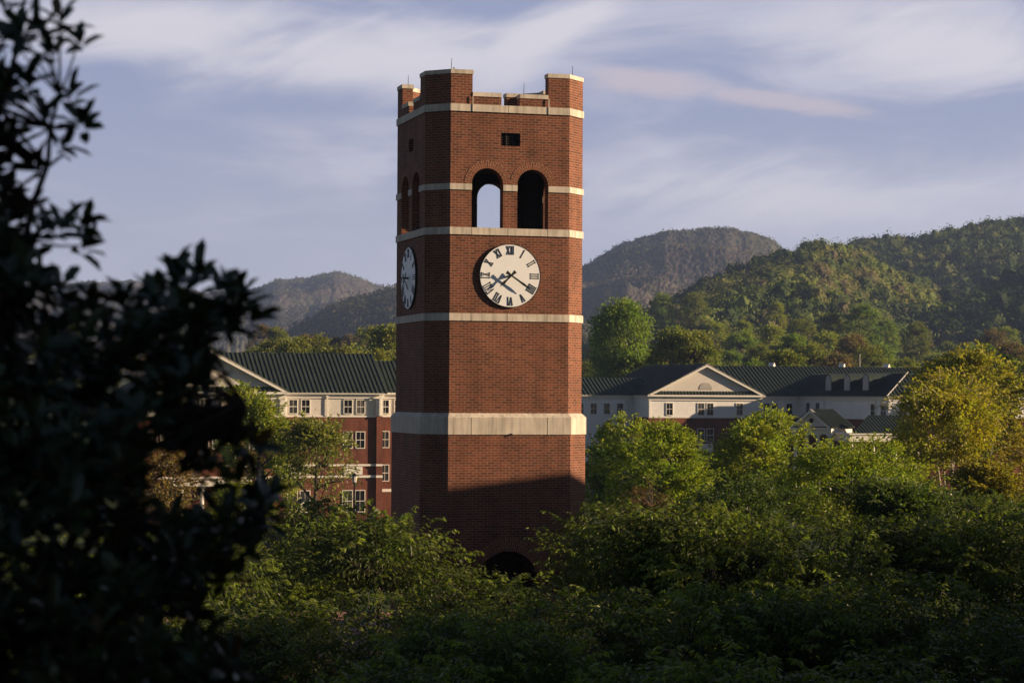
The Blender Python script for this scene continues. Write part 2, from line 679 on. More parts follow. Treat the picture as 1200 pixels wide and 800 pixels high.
def numeral_mesh(dial, M, R0=1.03, H=0.33):
    names = ['XII', 'I', 'II', 'III', 'IIII', 'V', 'VI', 'VII', 'VIII', 'IX', 'X', 'XI']

    def bar(mb, p, q, w, A):
        d = Vector((q[0] - p[0], 0, q[1] - p[1]))
        s = Vector((d.z, 0, -d.x)).normalized() * (w / 2)
        P, Q = Vector((p[0], 0, p[1])), Vector((q[0], 0, q[1]))
        c = [P - s, P + s, Q + s, Q - s]
        f = [M @ (A @ (k + Vector((0, -0.012, 0)))) for k in c]
        b = [M @ (A @ (k + Vector((0, 0.004, 0)))) for k in c]
        mb.face(f[::-1])
        for i in range(4):
            j = (i + 1) % 4
            mb.face([f[i], f[j], b[j], b[i]])
    for h, nm in enumerate(names):
        mb = MB()
        A = Matrix.Rotation(2 * math.pi * h / 12, 4, 'Y') @ Matrix.Translation((0, 0, R0))
        w = sum(GLYPH[c] for c in nm)
        x = -w / 2
        for c in nm:
            g = GLYPH[c]
            zt, zb = H / 2, -H / 2
            if c == 'I':
                bar(mb, (x + g / 2, zb), (x + g / 2, zt), 0.031, A)
            elif c == 'V':
                bar(mb, (x + .030, zt), (x + g / 2, zb), 0.033, A)
                bar(mb, (x + g - .022, zt), (x + g / 2, zb), 0.022, A)
            else:
                bar(mb, (x + .028, zt), (x + g - .028, zb), 0.033, A)
                bar(mb, (x + g - .028, zt), (x + .028, zb), 0.020, A)
            for zz in (zt, zb):
                if c == 'V' and zz == zb:
                    continue
                bar(mb, (x + .010, zz), (x + g - .010, zz), 0.016, A)
            x += g
        mb.build('numeral', MAT['black'], dial)


def hand(L_, wide, tail, M, ang, y, thick):
    """spade-ended hand with a flared counterweight, turned ang clockwise from twelve"""
    mb = MB()
    A = M @ Matrix.Rotation(ang, 4, 'Y')
    pr = [(-.035, -.02), (-.075, -tail), (.075, -tail), (.035, -.02), (.032, .08), (.036, L_ * .42),
          (wide, L_ * .62), (wide * .75, L_ * .80), (.016, L_ * .88), (.006, L_), (-.006, L_), (-.016, L_ * .88),
          (-wide * .75, L_ * .80), (-wide, L_ * .62), (-.036, L_ * .42), (-.032, .08)]
    mb.panel(pr, [], thick, A @ Matrix.Translation((0, y, 0)))
    return mb


def build_tower():
    root = empty('clock_tower', TW, TH,
                 'tall red brick clock tower with limestone bands, battlements and an open arched belfry', 'clock tower')
    faces = [rot(k * math.pi / 2) for k in range(4)]          # front (-y), right, back, left

    def face_M(k, e=0.0):
        return faces[k] @ Matrix.Translation((0, -(HH + e), 0))

    def cham_M(k, e=0.0):
        return rot(k * math.pi / 2 + math.pi / 4) @ Matrix.Translation((0, -((A_ + HH) / math.sqrt(2) + e), 0))
    hc = 1.1915 / 2
    # lower stage
    lo = MB()
    al = A_ + EX * math.tan(math.pi / 8)
    hl = hc + EX * math.tan(math.pi / 8)
    for k in range(4):
        holes = [arch(-0.05, 1.29, 0.02, 2.44)] if k in (0, 3) else []
        lo.panel(rect(-al, al, 0, 8.41), holes, 0.6, face_M(k, EX))
        lo.panel(rect(-hl, hl, 0, 8.41), [], 0.6, cham_M(k, EX))
    lower = lo.build('lower_stage', MAT['brick'], root)
    for k in (0, 3):
        vr = MB()
        vr.annulus(1.29, 1.85, -0.02, 0.02, face_M(k, EX) @ Matrix.Translation((-0.05, 0, 2.44)), 0, math.pi, 48, True)
        vr.build('portal_arch', MAT['ring'], root)
        gt = MB()
        Mg = face_M(k, EX) @ Matrix.Translation((-0.05, 0.35, 2.44))
        gt.annulus(1.2, 1.27, -0.02, 0.02, Mg, 0, math.pi, 32)
        gt.box(-1.28, 1.28, -0.02, 0.02, -0.03, 0.03, Mg)
        for sx in (-1, 1):
            for rr, cx, cz in ((0.28, 0.42, 0.45), (0.17, 0.42, 0.45), (0.18, 0.9, 0.3), (0.14, 0.12, 0.95)):
                gt.annulus(rr - .02, rr, -0.012, 0.012, Mg @ Matrix.Translation((sx * cx, 0, cz)), 0, 1.7 * math.pi, 28)
        for xx in np.arange(-1.15, 1.16, 0.23):
            gt.box(xx - .012, xx + .012, -.012, .012, -2.4, -0.03, Mg)
        gt.build('iron_gate', MAT['black'], root)
    # stone belt with a splayed top
    be = MB()
    e1 = EX + 0.035
    be.ring(octo(e1), octo(-0.3), 8.41, 9.10)
    be.ring(octo(e1), octo(-0.3), 9.10, 9.27, octo(0.004))
    belt = be.build('stone_belt', MAT['stone'], root)
    for k in range(4):
        for xx in (-1.62, 1.58):
            jt = MB()
            jt.box(xx - .012, xx + .012, -0.003, 0.05, 8.41, 9.10, face_M(k, e1))
            jt.build('joint', MAT['joint'], belt)
    # main stage with belfry openings
    ms = MB()
    AC, AR, SP, SILL = 0.955, 0.655, 18.5, 16.74
    for k in range(4):
        holes = [arch(-AC, AR, SILL, SP), arch(AC, AR, SILL, SP), rect(-0.39, 0.42, 20.08, 20.61)]
        ms.panel(rect(-A_, A_, 9.05, 21.45), holes, 0.45, face_M(k))
        ms.panel(rect(-hc, hc, 9.05, 21.45), [], 0.45, cham_M(k))
    ms.build('main_stage', MAT['brick'], root)
    for k in range(4):
        ln = MB()
        ln.panel(rect(-A_ + .05, A_ - .05, 16.72, 19.54), [arch(-AC, AR + .04, SILL + .02, SP), arch(AC, AR + .04, SILL + .02, SP)], 0.03, face_M(k) @ Matrix.Translation((0, .453, 0)))
        ln.panel(rect(-hc, hc, 16.72, 19.54), [], 0.03, cham_M(k) @ Matrix.Translation((0, .453, 0)))
        ln.build('belfry_shade_lining', MAT['dark'], root)  # dark sheet added inside the walls, painting the belfry's deep shade
    for k in range(4):
        for cx in (-AC, AC):
            vr = MB()
            vr.annulus(AR, AR + 0.31, -0.012, 0.02, face_M(k) @ Matrix.Translation((cx, 0, SP)), 0.03, math.pi - 0.03, 30, True)
            vr.build('belfry_arch', MAT['ring'], root)
        lv = MB()
        Ml = face_M(k)
        lv.box(-0.39, 0.42, 0.30, 0.34, 20.08, 20.61, Ml)
        for zz in np.arange(20.10, 20.60, 0.085):
            lv.box(-0.39, 0.42, 0.14, 0.26, zz, zz + 0.02, Ml)
        for xx in (-0.14, 0.14):
            lv.box(xx - .02, xx + .02, 0.10, 0.14, 20.08, 20.61, Ml)
        lv.build('louvre', MAT['dark'], root)
    fl = MB()
    fl.prism(octo(-0.30), 16.45, 16.71)
    fl.build('belfry_floor', MAT['slab'], root)
    ce = MB()
    ce.prism(octo(-0.30), 19.55, 19.85)
    ce.build('belfry_ceiling', MAT['slab'], root)
    rf = MB()
    rf.prism(octo(-0.20), 21.2, 21.5)
    rf.build('roof_deck', MAT['slab'], root)
    # stone bands
    for z0, z1 in ((12.98, 13.28), (16.45, 16.74), (21.42, 21.71)):
        b = MB()
        b.ring(octo(0.05), octo(-0.40), z0, z1)
        bo = b.build('stone_band', MAT['stone'], root)
        for k in range(4):
            for xx in (-1.62, -0.1, 1.58):
                j = MB()
                j.box(xx - .009, xx + .009, -0.002, 0.05, z0, z1, face_M(k, 0.05))
                j.build('joint', MAT['joint'], bo)
    for k in range(4):
        M = face_M(k)
        im = MB()
        im.box(-AC + AR + .002, AC - AR - .002, -0.05, 0.47, 18.25, 18.50, M)
        im.build('impost_band', MAT['stone'], root)
        im = MB()
        im.prism([(AC + AR + .002, -HH - .05), (A_ + .05 * math.tan(math.pi / 8), -HH - .05), (HH + .05, -A_ - .05 * math.tan(math.pi / 8)),
                  (HH + .05, -AC - AR - .002), (HH - .47, -AC - AR - .002), (HH - .47, -A_ + .2), (A_ - .2, -HH + .47), (AC + AR + .002, -HH + .47)], 18.25, 18.50, faces[k])
        im.build('impost_band', MAT['stone'], root)
    # battlements
    s = 0.19
    plan = [(1.6, -HH), (A_, -HH), (HH, -A_), (HH, -1.6), (HH - .45, -1.6), (HH - .45, -A_ + s), (A_ - s, -HH + .45), (1.6, -HH + .45)]
    cx = sum(p[0] for p in plan) / 8
    cap = [(1.57, -HH - .03), (A_ + .012, -HH - .03), (HH + .03, -A_ - .012), (HH + .03, -1.57), (HH - .48, -1.57), (HH - .48, -A_ + s + .012), (A_ - s - .012, -HH + .48), (1.57, -HH + .48)]
    for k in range(4):
        p = MB()
        p.prism(plan, 21.71, 22.93, faces[k])
        po = p.build('corner_pier', MAT['brick'], root)
        c = MB()
        c.prism(cap, 22.93, 23.10, faces[k])
        c.build('coping', MAT['stone'], po)
        r = MB()
        q = rot(k * math.pi / 2) @ Vector((HH - .42, -A_ + .12, 0))
        r.tube([(q.x, q.y, 23.08), (q.x + .006, q.y, 23.60)], 0.014, 0.009, 6)
        r.build('lightning_rod', MAT['rod'], root)
        for x0, x1 in ((-1.59, -0.385), (0.385, 1.59)):
            w = MB()
            w.box(x0, x1, 0.0, 0.40, 21.71, 22.04, face_M(k))
            wo = w.build('parapet_wall', MAT['brick'], root)
            c = MB()
            c.box(x0 if x0 > 0 else x0, x1, -0.03, 0.43, 22.04, 22.21, face_M(k))
            c.build('coping', MAT['stone'], wo)
    q = Vector((-A_ - .1, -HH + .3, 0))
    r = MB()
    r.tube([(q.x + .3, q.y, 23.08), (q.x + .3, q.y, 23.22)], 0.03, 0.03, 8)
    r.build('lightning_rod', MAT['rod'], root)
    for xx in (-1.6, 1.6):
        dp = MB()
        dp.box(xx - .018, xx + .018, -0.075, -0.052, 21.42, 22.06, face_M(0))
        dp.build('flashing_strip', MAT['stone'], root)
    # clocks
    for k in range(4):
        M = face_M(k) @ Matrix.Translation((0.0, 0, 14.82))
        d = MB()
        d.disc(1.262, -0.085, -0.0, M, 72)
        dial = d.build('clock', MAT['white'], root)
        rm = MB()
        rm.annulus(1.262, 1.285, -0.092, -0.0, M, n=72)
        rm.build('rim', MAT['black'], dial)
        numeral_mesh(dial, M @ Matrix.Translation((0, -0.09, 0)))
        hand(0.66, 0.060, 0.25, M, R(226), -0.245, 0.02).build('hour_hand', MAT['black'], dial)
        hand(1.00, 0.050, 0.25, M, R(124), -0.28, 0.02).build('minute_hand', MAT['black'], dial)
        hb = MB()
        hb.tube([M @ Vector((0, -0.085, 0)), M @ Vector((0, -0.29, 0))], 0.045, 0.04, 10)
        hb.build('hub', MAT['black'], dial)
    # small floodlight on the belt
    fx = MB()
    fx.box(0.07, 0.13, -0.10, -0.02, 8.41, 8.47, face_M(0, EX))
    fx.build('floodlight', MAT['vent'], root)
    return root


MAT['ring'] = brick('voussoir_brick', (0.20, 0.062, 0.030), (0.115, 0.034, 0.018), (0.26, 0.18, 0.12), 0.29, 0.095, 0.014)
build_tower()


# ------------------------------------------------------------------ campus buildings
def roof_plane(mb, poly, step=0.46, rib=0.08, rw=.035):
    """metal roof: poly[0]->poly[1] is the eave; standing seams run up the slope"""
    P = [Vector(p) for p in poly]
    o = P[0]
    ex = (P[1] - P[0]).normalized()
    n = (P[1] - P[0]).cross(P[-1] - P[0]).normalized()
    ey = n.cross(ex)
    mb.face(P)
    th = 0.12
    mb.face([p - n * th for p in P][::-1])
    for i in range(len(P)):
        a, b = P[i], P[(i + 1) % len(P)]
        mb.face([a - n * th, b - n * th, b, a])
    q = [((p - o).dot(ex), (p - o).dot(ey)) for p in P]
    s0, s1 = min(a for a, _ in q), max(a for a, _ in q)
    s = s0 + 0.15
    while s < s1 - .1:
        ts = []
        for i in range(len(q)):
            (a, b), (c, d) = q[i], q[(i + 1) % len(q)]
            if (a - s) * (c - s) < 0:
                ts.append(b + (d - b) * (s - a) / (c - a))
        if len(ts) >= 2 and max(ts) - min(ts) > 0.15:
            t0, t1 = min(ts), max(ts)
            c = [o + ex * (s + dx) + ey * t + n * h for t in (t0, t1) for dx, h in ((-rw, -.01), (rw, -.01), (rw * .85, rib), (-rw * .85, rib))]
            for f in ((0, 1, 2, 3), (7, 6, 5, 4), (1, 5, 6, 2), (3, 2, 6, 7), (0, 3, 7, 4)):
                mb.face([c[k] for k in f])
        s += step


def window(root, x, z0, z1, w, M, y=0.0, bars=2):
    """sash window on the wall plane y of frame M: white frame proud of the wall, dark panes just inside it"""
    f = MB()
    h = z1 - z0
    t = 0.075
    f.box(x - w / 2 - t, x - w / 2, y - .07, y + .02, z0 - t, z1 + t, M)
    f.box(x + w / 2, x + w / 2 + t, y - .07, y + .02, z0 - t, z1 + t, M)
    f.box(x - w / 2, x + w / 2, y - .07, y + .02, z1, z1 + t, M)
    f.box(x - w / 2, x + w / 2, y - .09, y + .02, z0 - t, z0, M)
    f.box(x - w / 2, x + w / 2, y - .055, y - .02, z0 + h / 2 - .03, z0 + h / 2 + .03, M)
    f.box(x - .014, x + .014, y - .042, y - .02, z0, z0 + h / 2 - .03, M)
    f.box(x - .014, x + .014, y - .042, y - .02, z0 + h / 2 + .03, z1, M)
    fo = f.build('window', MAT['trim'], root)
    g = MB()
    g.box(x - w / 2, x + w / 2, y - .03, y - .006, z0, z1, M)
    g.build('pane', MAT[rnd.choice(('glass', 'glass', 'glass2', 'glass3'))], fo)
    return fo


def pediment(root, x0, x1, y, ze, za, M, oh=0.35, pent=True, vent=True):
    """gable front: siding triangle, raking cornice, base cornice, pent strip and half-round vent"""
    xm = (x0 + x1) / 2
    t = MB()
    t.panel([(x0 + .3, ze + .15), (x1 - .3, ze + .15), (xm, za - .25)], [], 0.3, M @ Matrix.Translation((0, y + .02, 0)))
    t.build('pediment', MAT['cream'], root)
    c = MB()
    for sx in (-1, 1):
        a = Vector((xm + sx * ((x1 - x0) / 2 + oh), 0, ze))
        b = Vector((xm, 0, za + .12))
        d = (b - a).normalized()
        nrm = Vector((-d.z, 0, d.x)) * (1 if sx < 0 else -1)
        pr = [a, b, Vector((xm, 0, za + .12 - .42)), a - nrm * .30 + d * .15]
        pr = [(p.x, p.z) for p in pr]
        c.panel(pr, [], 0.55, M @ Matrix.Translation((0, y - .5, 0)))
    c.build('raking_cornice', MAT['trim'], root)
    b = MB()
    b.box(x0 - oh, x1 + oh, y - .5, y + .02, ze - .22, ze, M)
    b.box(x0 - .08, x1 + .08, y - .12, y - .003, ze - .72, ze - .22, M)
    b.build('cornice', MAT['trim'], root)
    if pent:
        r = MB()
        roof_plane(r, [M @ Vector(p) for p in ((x0 + .7, y - .48, ze + .01), (x1 - .7, y - .48, ze + .01), (x1 - 1.5, y + .0, ze + .5), (x0 + 1.5, y + .0, ze + .5))], .46)
        r.build('pent_roof', MAT['roof'], root)
    if vent:
        v = MB()
        Mv = M @ Matrix.Translation((xm, y - .03, ze + .75))
        n = 20
        pts = [(0.95 * math.cos(math.pi * k / n), 0.95 * math.sin(math.pi * k / n)) for k in range(n + 1)]
        v.panel(pts, [], 0.06, Mv)
        for zz in np.arange(.12, .85, .14):
            hw = math.sqrt(max(0, .9 ** 2 - zz ** 2))
            v.box(-hw, hw, -.03, 0.0, zz - .02, zz + .02, Mv)
        v.build('vent', MAT['vent'], root)


def eave_trim(mb, x0, x1, y, ze, M):
    mb.box(x0, x1, y - .42, y - .003, ze - .20, ze - .02, M)
    mb.box(x0, x1, y - .10, y - .003, ze - .62, ze - .20, M)


def spout(mb, x, y, z0, z1, M):
    mb.box(x - .05, x + .05, y - .16, y - .06, z0, z1, M)
    mb.box(x - .13, x + .13, y - .24, y - .05, z1, z1 + .22, M)


def build_left_hall():
    p = at(331, 463, 225)
    root = empty('residence_hall', (p.x, p.y, -2.8), TH,
                 'brick and cream residence hall with green metal roof left of the clock tower', 'building')
    I = Matrix.Identity(4)
    W1 = 10.3
    w = MB()
    w.box(0, W1, 0, 14, 0, 10.55)
    w.box(-15, -.003, -1.5, 14, 0, 10.55)
    w.box(W1 + .003, 24, 2.6, 13.4, 0, 10.55)
    w.box(W1 - .62, W1 + .004, -.28, -.003, 0, 10.55)
    w.build('brick_wall', MAT['bricku'], root)
    u = MB()
    u.box(0.02, W1 - .02, 0.02, 13.98, 10.55, 12.9)
    u.box(-14.98, -.02, -1.48, 13.98, 10.55, 12.9)
    u.box(W1 + .02, 23.98, 2.62, 13.38, 10.55, 12.9)
    u.build('upper_wall', MAT['cream'], root)
    t = MB()
    eave_trim(t, 0.02, W1 + .2, 0, 13.0, I)
    eave_trim(t, W1 + .25, 24, 2.6, 13.0, I)
    t.box(0.02, W1 + .03, -.05, -.003, 10.47, 10.62)
    t.box(W1 + .03, 24, 2.55, 2.597, 10.47, 10.62)
    t.box(-15, 0.05, -1.56, -1.503, 10.47, 10.62)
    t.box(W1 - .66, W1 + .05, -.32, -.03, 10.62, 12.35)
    t.box(0.02, .5, -.12, -.003, 10.62, 12.35)
    t.box(-.55, .05, -1.6, -1.503, 10.62, 12.2)
    for z0, z1 in ((5.5, 5.70), (4.32, 4.56)):
        t.box(0.02, W1 - .63, -.10, -.003, z0, z1)
        t.box(W1 - .66, W1 + .03, -.33, -.283, z0, z1)
        t.box(-15, .03, -1.56, -1.503, z0, z1)
    t.box(W1 + .05, 24, 2.52, 2.597, 2.75, 3.05)
    t.box(6.35, 8.3, -.06, -.003, 4.65, 5.43)
    t.box(0.85, 2.9, -.06, -.003, 4.65, 5.43)
    t.build('trim', MAT['trim'], root)
    for xx, yy in ((4.55, 0), (W1 - .3, -.3)):
        sp = MB()
        spout(sp, xx, yy, 10.6, 12.5, I)
        sp.build('downspout', MAT['trim'], root)
    for xx in (1.1, 2.38, 6.75, 8.05):
        window(root, xx, 10.85, 12.20, .80, I)
        window(root, xx, 7.35, 8.95, .85, I)
        window(root, xx, .9, 3.0, .95, I)
    for xx in (11.2, 12.6, 16.5, 18, 21, 22.5):
        window(root, xx, 10.85, 12.20, .75, I, 2.6)
        window(root, xx, 7.35, 8.95, .80, I, 2.6)
        window(root, xx, 3.9, 5.5, .80, I, 2.6)
    for xx in (-13.2, -11.9, -8.1, -6.8, -3.1, -1.8):
        window(root, xx, 10.85, 12.20, .80, I, -1.5)
        window(root, xx, 7.35, 8.95, .85, I, -1.5)
    pediment(root, -15, 0, -1.5, 12.98, 17.0, I)
    r = MB()
    roof_plane(r, [(-2, -.45, 12.95), (W1 + .45, -.45, 12.95), (W1 + .45, 7, 17.05), (-7.5, 7, 17.05)])
    roof_plane(r, [(W1 + .45, 14.45, 12.95), (-7, 14.45, 12.95), (-7, 7, 17.05), (W1 + .45, 7, 17.05)])
    roof_plane(r, [(W1 + .3, 2.2, 12.9), (24.4, 2.2, 12.9), (24.4, 8.0, 16.35), (W1 - 1, 8.0, 16.35)])
    roof_plane(r, [(24.4, 13.8, 12.9), (W1, 13.8, 12.9), (W1, 8.0, 16.35), (24.4, 8.0, 16.35)])
    # gable block
    roof_plane(r, [(-15.4, 14, 12.98), (-15.4, -2.0, 12.98), (-7.5, -2.0, 17.10), (-7.5, 14, 17.10)])
    roof_plane(r, [(.4, -2.0, 12.98), (.4, 5, 12.98), (-7.5, 14, 17.10), (-7.5, -2.0, 17.10)])
    r.build('roof', MAT['roof'], root)
    g = MB()
    g.panel([(0, 12.9), (14, 12.9), (7, 16.9)], [], .25, rot(math.pi / 2) @ Matrix.Translation((0, -W1 + .0, 0)))
    g.build('gable_wall', MAT['cream'], root)
    # white columns of the porch below the gable
    for xx in (-10.6, -8.6, -6.4, -4.4):
        c = MB()
        c.tube([(xx, -4.0, 0), (xx, -4.0, 3.5)], .22, .19, 12)
        c.box(xx - .3, xx + .3, -4.3, -3.7, 3.5, 3.7)
        c.build('column', MAT['trim'], root)
    pr = MB()
    pr.box(-11.6, -3.4, -4.5, -1.65, 3.7, 4.22)
    pr.build('porch_roof', MAT['trim'], root)
    # rooftop aerial
    a = MB()
    a.tube([(5.4, 9, 16), (5.4, 9, 18.2)], .02, .02, 6)
    for zz, hw in ((18.1, .9), (17.75, 1.0), (17.4, .8)):
        a.tube([(5.4 - hw, 9, zz), (5.4 + hw, 9, zz)], .014, .014, 5)
    a.build('aerial', MAT['rod'], root)


build_left_hall()


def build_right_hall():
    p = at(760.4, 463, 295)
    root = empty('residence_hall', (p.x, p.y, -2.8), TH,
                 'long residence hall with white upper floor, dark pediment roofs and dormers right of the tower', 'building')
    I = Matrix.Identity(4)
    W = 16.06
    XW = 22.7
    YN = -25.0
    WW = 9.6
    zb = 9.98
    w = MB()
    w.box(0, W, 0, 24, 0, zb)
    w.box(W + .003, 92, 3, 19, 0, zb)
    w.box(XW, XW + WW, YN, 2.997, 0, zb)
    w.build('brick_wall', MAT['bricku'], root)
    u = MB()
    u.box(.02, W - .02, .02, 24, zb, 12.85)
    u.box(W + .02, 92, 3.02, 19, zb, 12.85)
    u.box(XW + .02, XW + WW - .02, YN + .02, 3.0, zb, 12.85)
    u.box(-34, -.003, 6, 15, 0, 12.85)
    u.build('upper_wall', MAT['whites'], root)
    t = MB()
    eave_trim(t, -34, -.25, 6, 12.95, I)
    eave_trim(t, W + .3, XW - .2, 3, 12.95, I)
    eave_trim(t, XW + WW + .2, 92, 3, 12.95, I)
    eave_trim(t, XW - .3, XW + WW + .3, YN, 12.95, I)
    ML = Matrix.Translation((XW, 0, 0)) @ rot(-math.pi / 2)      # left wall of the projecting wing: local x runs towards the camera's far side
    eave_trim(t, -2.7, -YN + .3, 0, 12.95, ML)
    MB0 = rot(-math.pi / 2)
    eave_trim(t, -5.9, .1, 0, 12.95, MB0)
    t.box(-.05, W + .05, -.05, -.003, zb - .08, zb + .10)
    t.box(XW - .05, XW + WW, YN - .05, YN - .003, zb - .08, zb + .1)
    t.box(W + .02, XW, 2.95, 2.997, zb - .08, zb + .1)
    t.box(-.0, .22, -.07, -.003, zb, 12.3)
    t.box(W - .22, W, -.07, -.003, zb, 12.3)
    t.box(7.0, 9.1, -.06, -.003, 4.2, 6.5)
    t.build('trim', MAT['trim'], root)
    for a_ in ((-.9, 6, 4, 12.5, I), (W + .35, 3, 4, 12.5, I), (5.6, 0, 9.0, 12.4, ML), (21.4, 0, 9.0, 12.4, ML)):
        s = MB()
        spout(s, *a_)
        s.build('downspout', MAT['trim'], root)
    for xx in (2.9, 7.35, 8.65, 12.85):
        window(root, xx, 10.30, 11.85, .86, I)
    for xx in (7.35, 8.65):
        window(root, xx, 6.75, 8.45, .90, I)
    for xx in (2.9, 12.85):
        window(root, xx, 6.75, 8.45, .90, I)
    for k in range(18):
        window(root, -2.0 - 1.86 * k, 10.35, 11.75, .80, I, 6)
    for xx in (18.0, 19.15, 21.3):
        window(root, xx, 10.30, 11.85, .80, I, 3)
    for xx in (38, 39.2, 44, 45.2, 52, 53.2, 60, 61.2):
        window(root, xx, 10.30, 11.85, .80, I, 3)
    for yy in (.25, 3.4, 20.7, 23.6):
        window(root, yy, 10.20, 12.0, 1.5 if yy > 10 else 1.2, ML)
    for xx in (XW + 1.9, XW + 3.3, XW + 6.6):
        window(root, xx, 10.25, 11.95, .95, I, YN)
    pediment(root, 0, W, 0, 12.95, 17.0, I)
    r = MB()
    roof_plane(r, [(-.45, 24, 12.93), (-.45, -.5, 12.93), (W / 2, -.5, 17.1), (W / 2, 24, 17.1)], .56, .10, .055)
    roof_plane(r, [(W + .45, -.5, 12.93), (W + .45, 24, 12.93), (W / 2, 24, 17.1), (W / 2, -.5, 17.1)], .56, .10, .055)
    roof_plane(r, [(-34, 5.55, 12.9), (1.6, 5.55, 12.9), (3.0, 10.4, 15.2), (-34, 10.4, 15.2)], .56, .10, .055)
    roof_plane(r, [(3, 15.3, 12.9), (-34, 15.3, 12.9), (-34, 10.4, 15.2), (3, 10.4, 15.2)], .56, .10, .055)
    roof_plane(r, [(W - 2, 2.55, 12.9), (92, 2.55, 12.9), (92, 11, 17.0), (W / 2 + 1, 11, 17.0)], .56, .10, .055)
    roof_plane(r, [(92, 19.45, 12.9), (W, 19.45, 12.9), (W, 11, 17.0), (92, 11, 17.0)], .56, .10, .055)
    xr = XW + WW / 2
    yh = YN + 4.4
    zr = 15.95
    roof_plane(r, [(XW - .45, 6, 12.88), (XW - .45, YN - .45, 12.88), (xr, yh, zr), (xr, 9, zr)], .56, .10, .055)
    roof_plane(r, [(XW + WW + .45, YN - .45, 12.88), (XW + WW + .45, 6, 12.88), (xr, 9, zr), (xr, yh, zr)], .56, .10, .055)
    roof_plane(r, [(XW - .45, YN - .45, 12.88), (XW + WW + .45, YN - .45, 12.88), (xr, yh, zr)], .56, .10, .055)
    r.build('roof', MAT['roof'], root)
    hp = MB()
    hp.tube([(XW - .45, YN - .45, 12.93), (xr, yh, zr + .05)], .09, .09, 6)
    hp.build('hip_cap', MAT['vent'], root)
    # arched dormers on the left slope
    for yy in (-5.0, -10.9, -16.6):
        d = MB()
        n = 10
        pr = [(-1.0, 13.4), (1.0, 13.4)] + [(1.0 * math.cos(math.pi * k / n), 14.85 + .95 * math.sin(math.pi * k / n)) for k in range(n + 1)]
        Md = Matrix.Translation((XW + .85, yy, 0)) @ rot(-math.pi / 2)
        d.panel(pr, [], 4.0, Md)
        do = d.build('dormer', MAT['roof'], root)
        f = MB()
        pr2 = [(-.85, 13.5), (.85, 13.5)] + [(.85 * math.cos(math.pi * k / n), 14.85 + .80 * math.sin(math.pi * k / n)) for k in range(n + 1)]
        f.panel(pr2, [], .05, Md @ Matrix.Translation((0, -.055, 0)))
        f.build('vent', MAT['vent'], do)
    # white gabled vents along the far slope and a mast
    for px, py in ((914, 424), (1007.5, 424), (1068, 425)):
        q = root_local(root, at(px, py, 312))
        v = MB()
        v.panel([(-.42, 15.5), (.42, 15.5), (.42, 16.95), (0, 17.6), (-.42, 16.95)], [], .9, Matrix.Translation((q.x, 13.0, 0)) @ rot(R(35)))
        v.build('roof_vent', MAT['trim'], root)
    q = root_local(root, at(1026, 424, 312))
    v = MB()
    v.tube([(q.x, 12.5, 16.0), (q.x, 12.5, 18.9)], .05, .04, 8)
    v.build('mast', MAT['trim'], root)
    # entrance portico, turned to face the approach
    c0 = root_local(root, at(951, 500, 268))
    Mp = Matrix.Translation((c0.x, c0.y, 0)) @ rot(R(-46))
    pediment(root, -2.5, 2.5, 0, 9.1, 11.2, Mp, .25, False, False)
    pr = MB()
    roof_plane(pr, [Mp @ Vector(q) for q in ((2.85, -.5, 9.12), (2.85, 7, 9.12), (0, 7, 11.3), (0, -.5, 11.3))])
    roof_plane(pr, [Mp @ Vector(q) for q in ((-2.85, 7, 9.12), (-2.85, -.5, 9.12), (0, -.5, 11.3), (0, 7, 11.3))])
    pr.build('portico_roof', MAT['roof'], root)
    pb = MB()
    pb.box(-2.45, 2.45, .0, 7, 8.3, 8.9, Mp)
    pb.build('entablature', MAT['trim'], root)
    ov = MB()
    ov.disc(.28, -.06, 0, Mp @ Matrix.Translation((0, .0, 9.95)), 20)
    ov.build('oval_window', MAT['dark'], root)
    for xx in (-2.2, -.75, .75, 2.2):
        c = MB()
        c.tube([Mp @ Vector((xx, .3, 0)), Mp @ Vector((xx, .3, 8.1))], .24, .2, 12)
        c.box(xx - .3, xx + .3, 0, .6, 8.1, 8.3, Mp)
        c.build('column', MAT['trim'], root)
    # low porch with a white fascia beside it
    c1 = root_local(root, at(996, 510, 264))
    pf = MB()
    pf.box(c1.x, c1.x + 9.5, c1.y, c1.y + 5, 7.55, 8.35)
    pf.box(c1.x - .15, c1.x + 9.65, c1.y - .15, c1.y + 5, 8.35, 8.5)
    for zz in (7.75, 7.95, 8.15):
        pf.box(c1.x, c1.x + 9.5, c1.y - .03, c1.y - .003, zz, zz + .05)
    pf.build('porch_fascia', MAT['trim'], root)
    r2 = MB()
    roof_plane(r2, [(c1.x + .3, c1.y, 8.52), (c1.x + 9.5, c1.y, 8.52), (c1.x + 9.5, c1.y + 4.6, 10.6), (c1.x + 4.5, c1.y + 4.6, 10.6)])
    r2.build('porch_roof', MAT['roof'], root)
    for xx in (.4, 3.2, 6.1, 9.0):
        c = MB()
        c.tube([(c1.x + xx, c1.y + .4, 0), (c1.x + xx, c1.y + .4, 7.55)], .2, .17, 10)
        c.build('column', MAT['trim'], root)


def root_local(root, p):
    return (Matrix.Translation(root.location) @ rot(root.rotation_euler.z)).inverted() @ Vector(p)


build_right_hall()


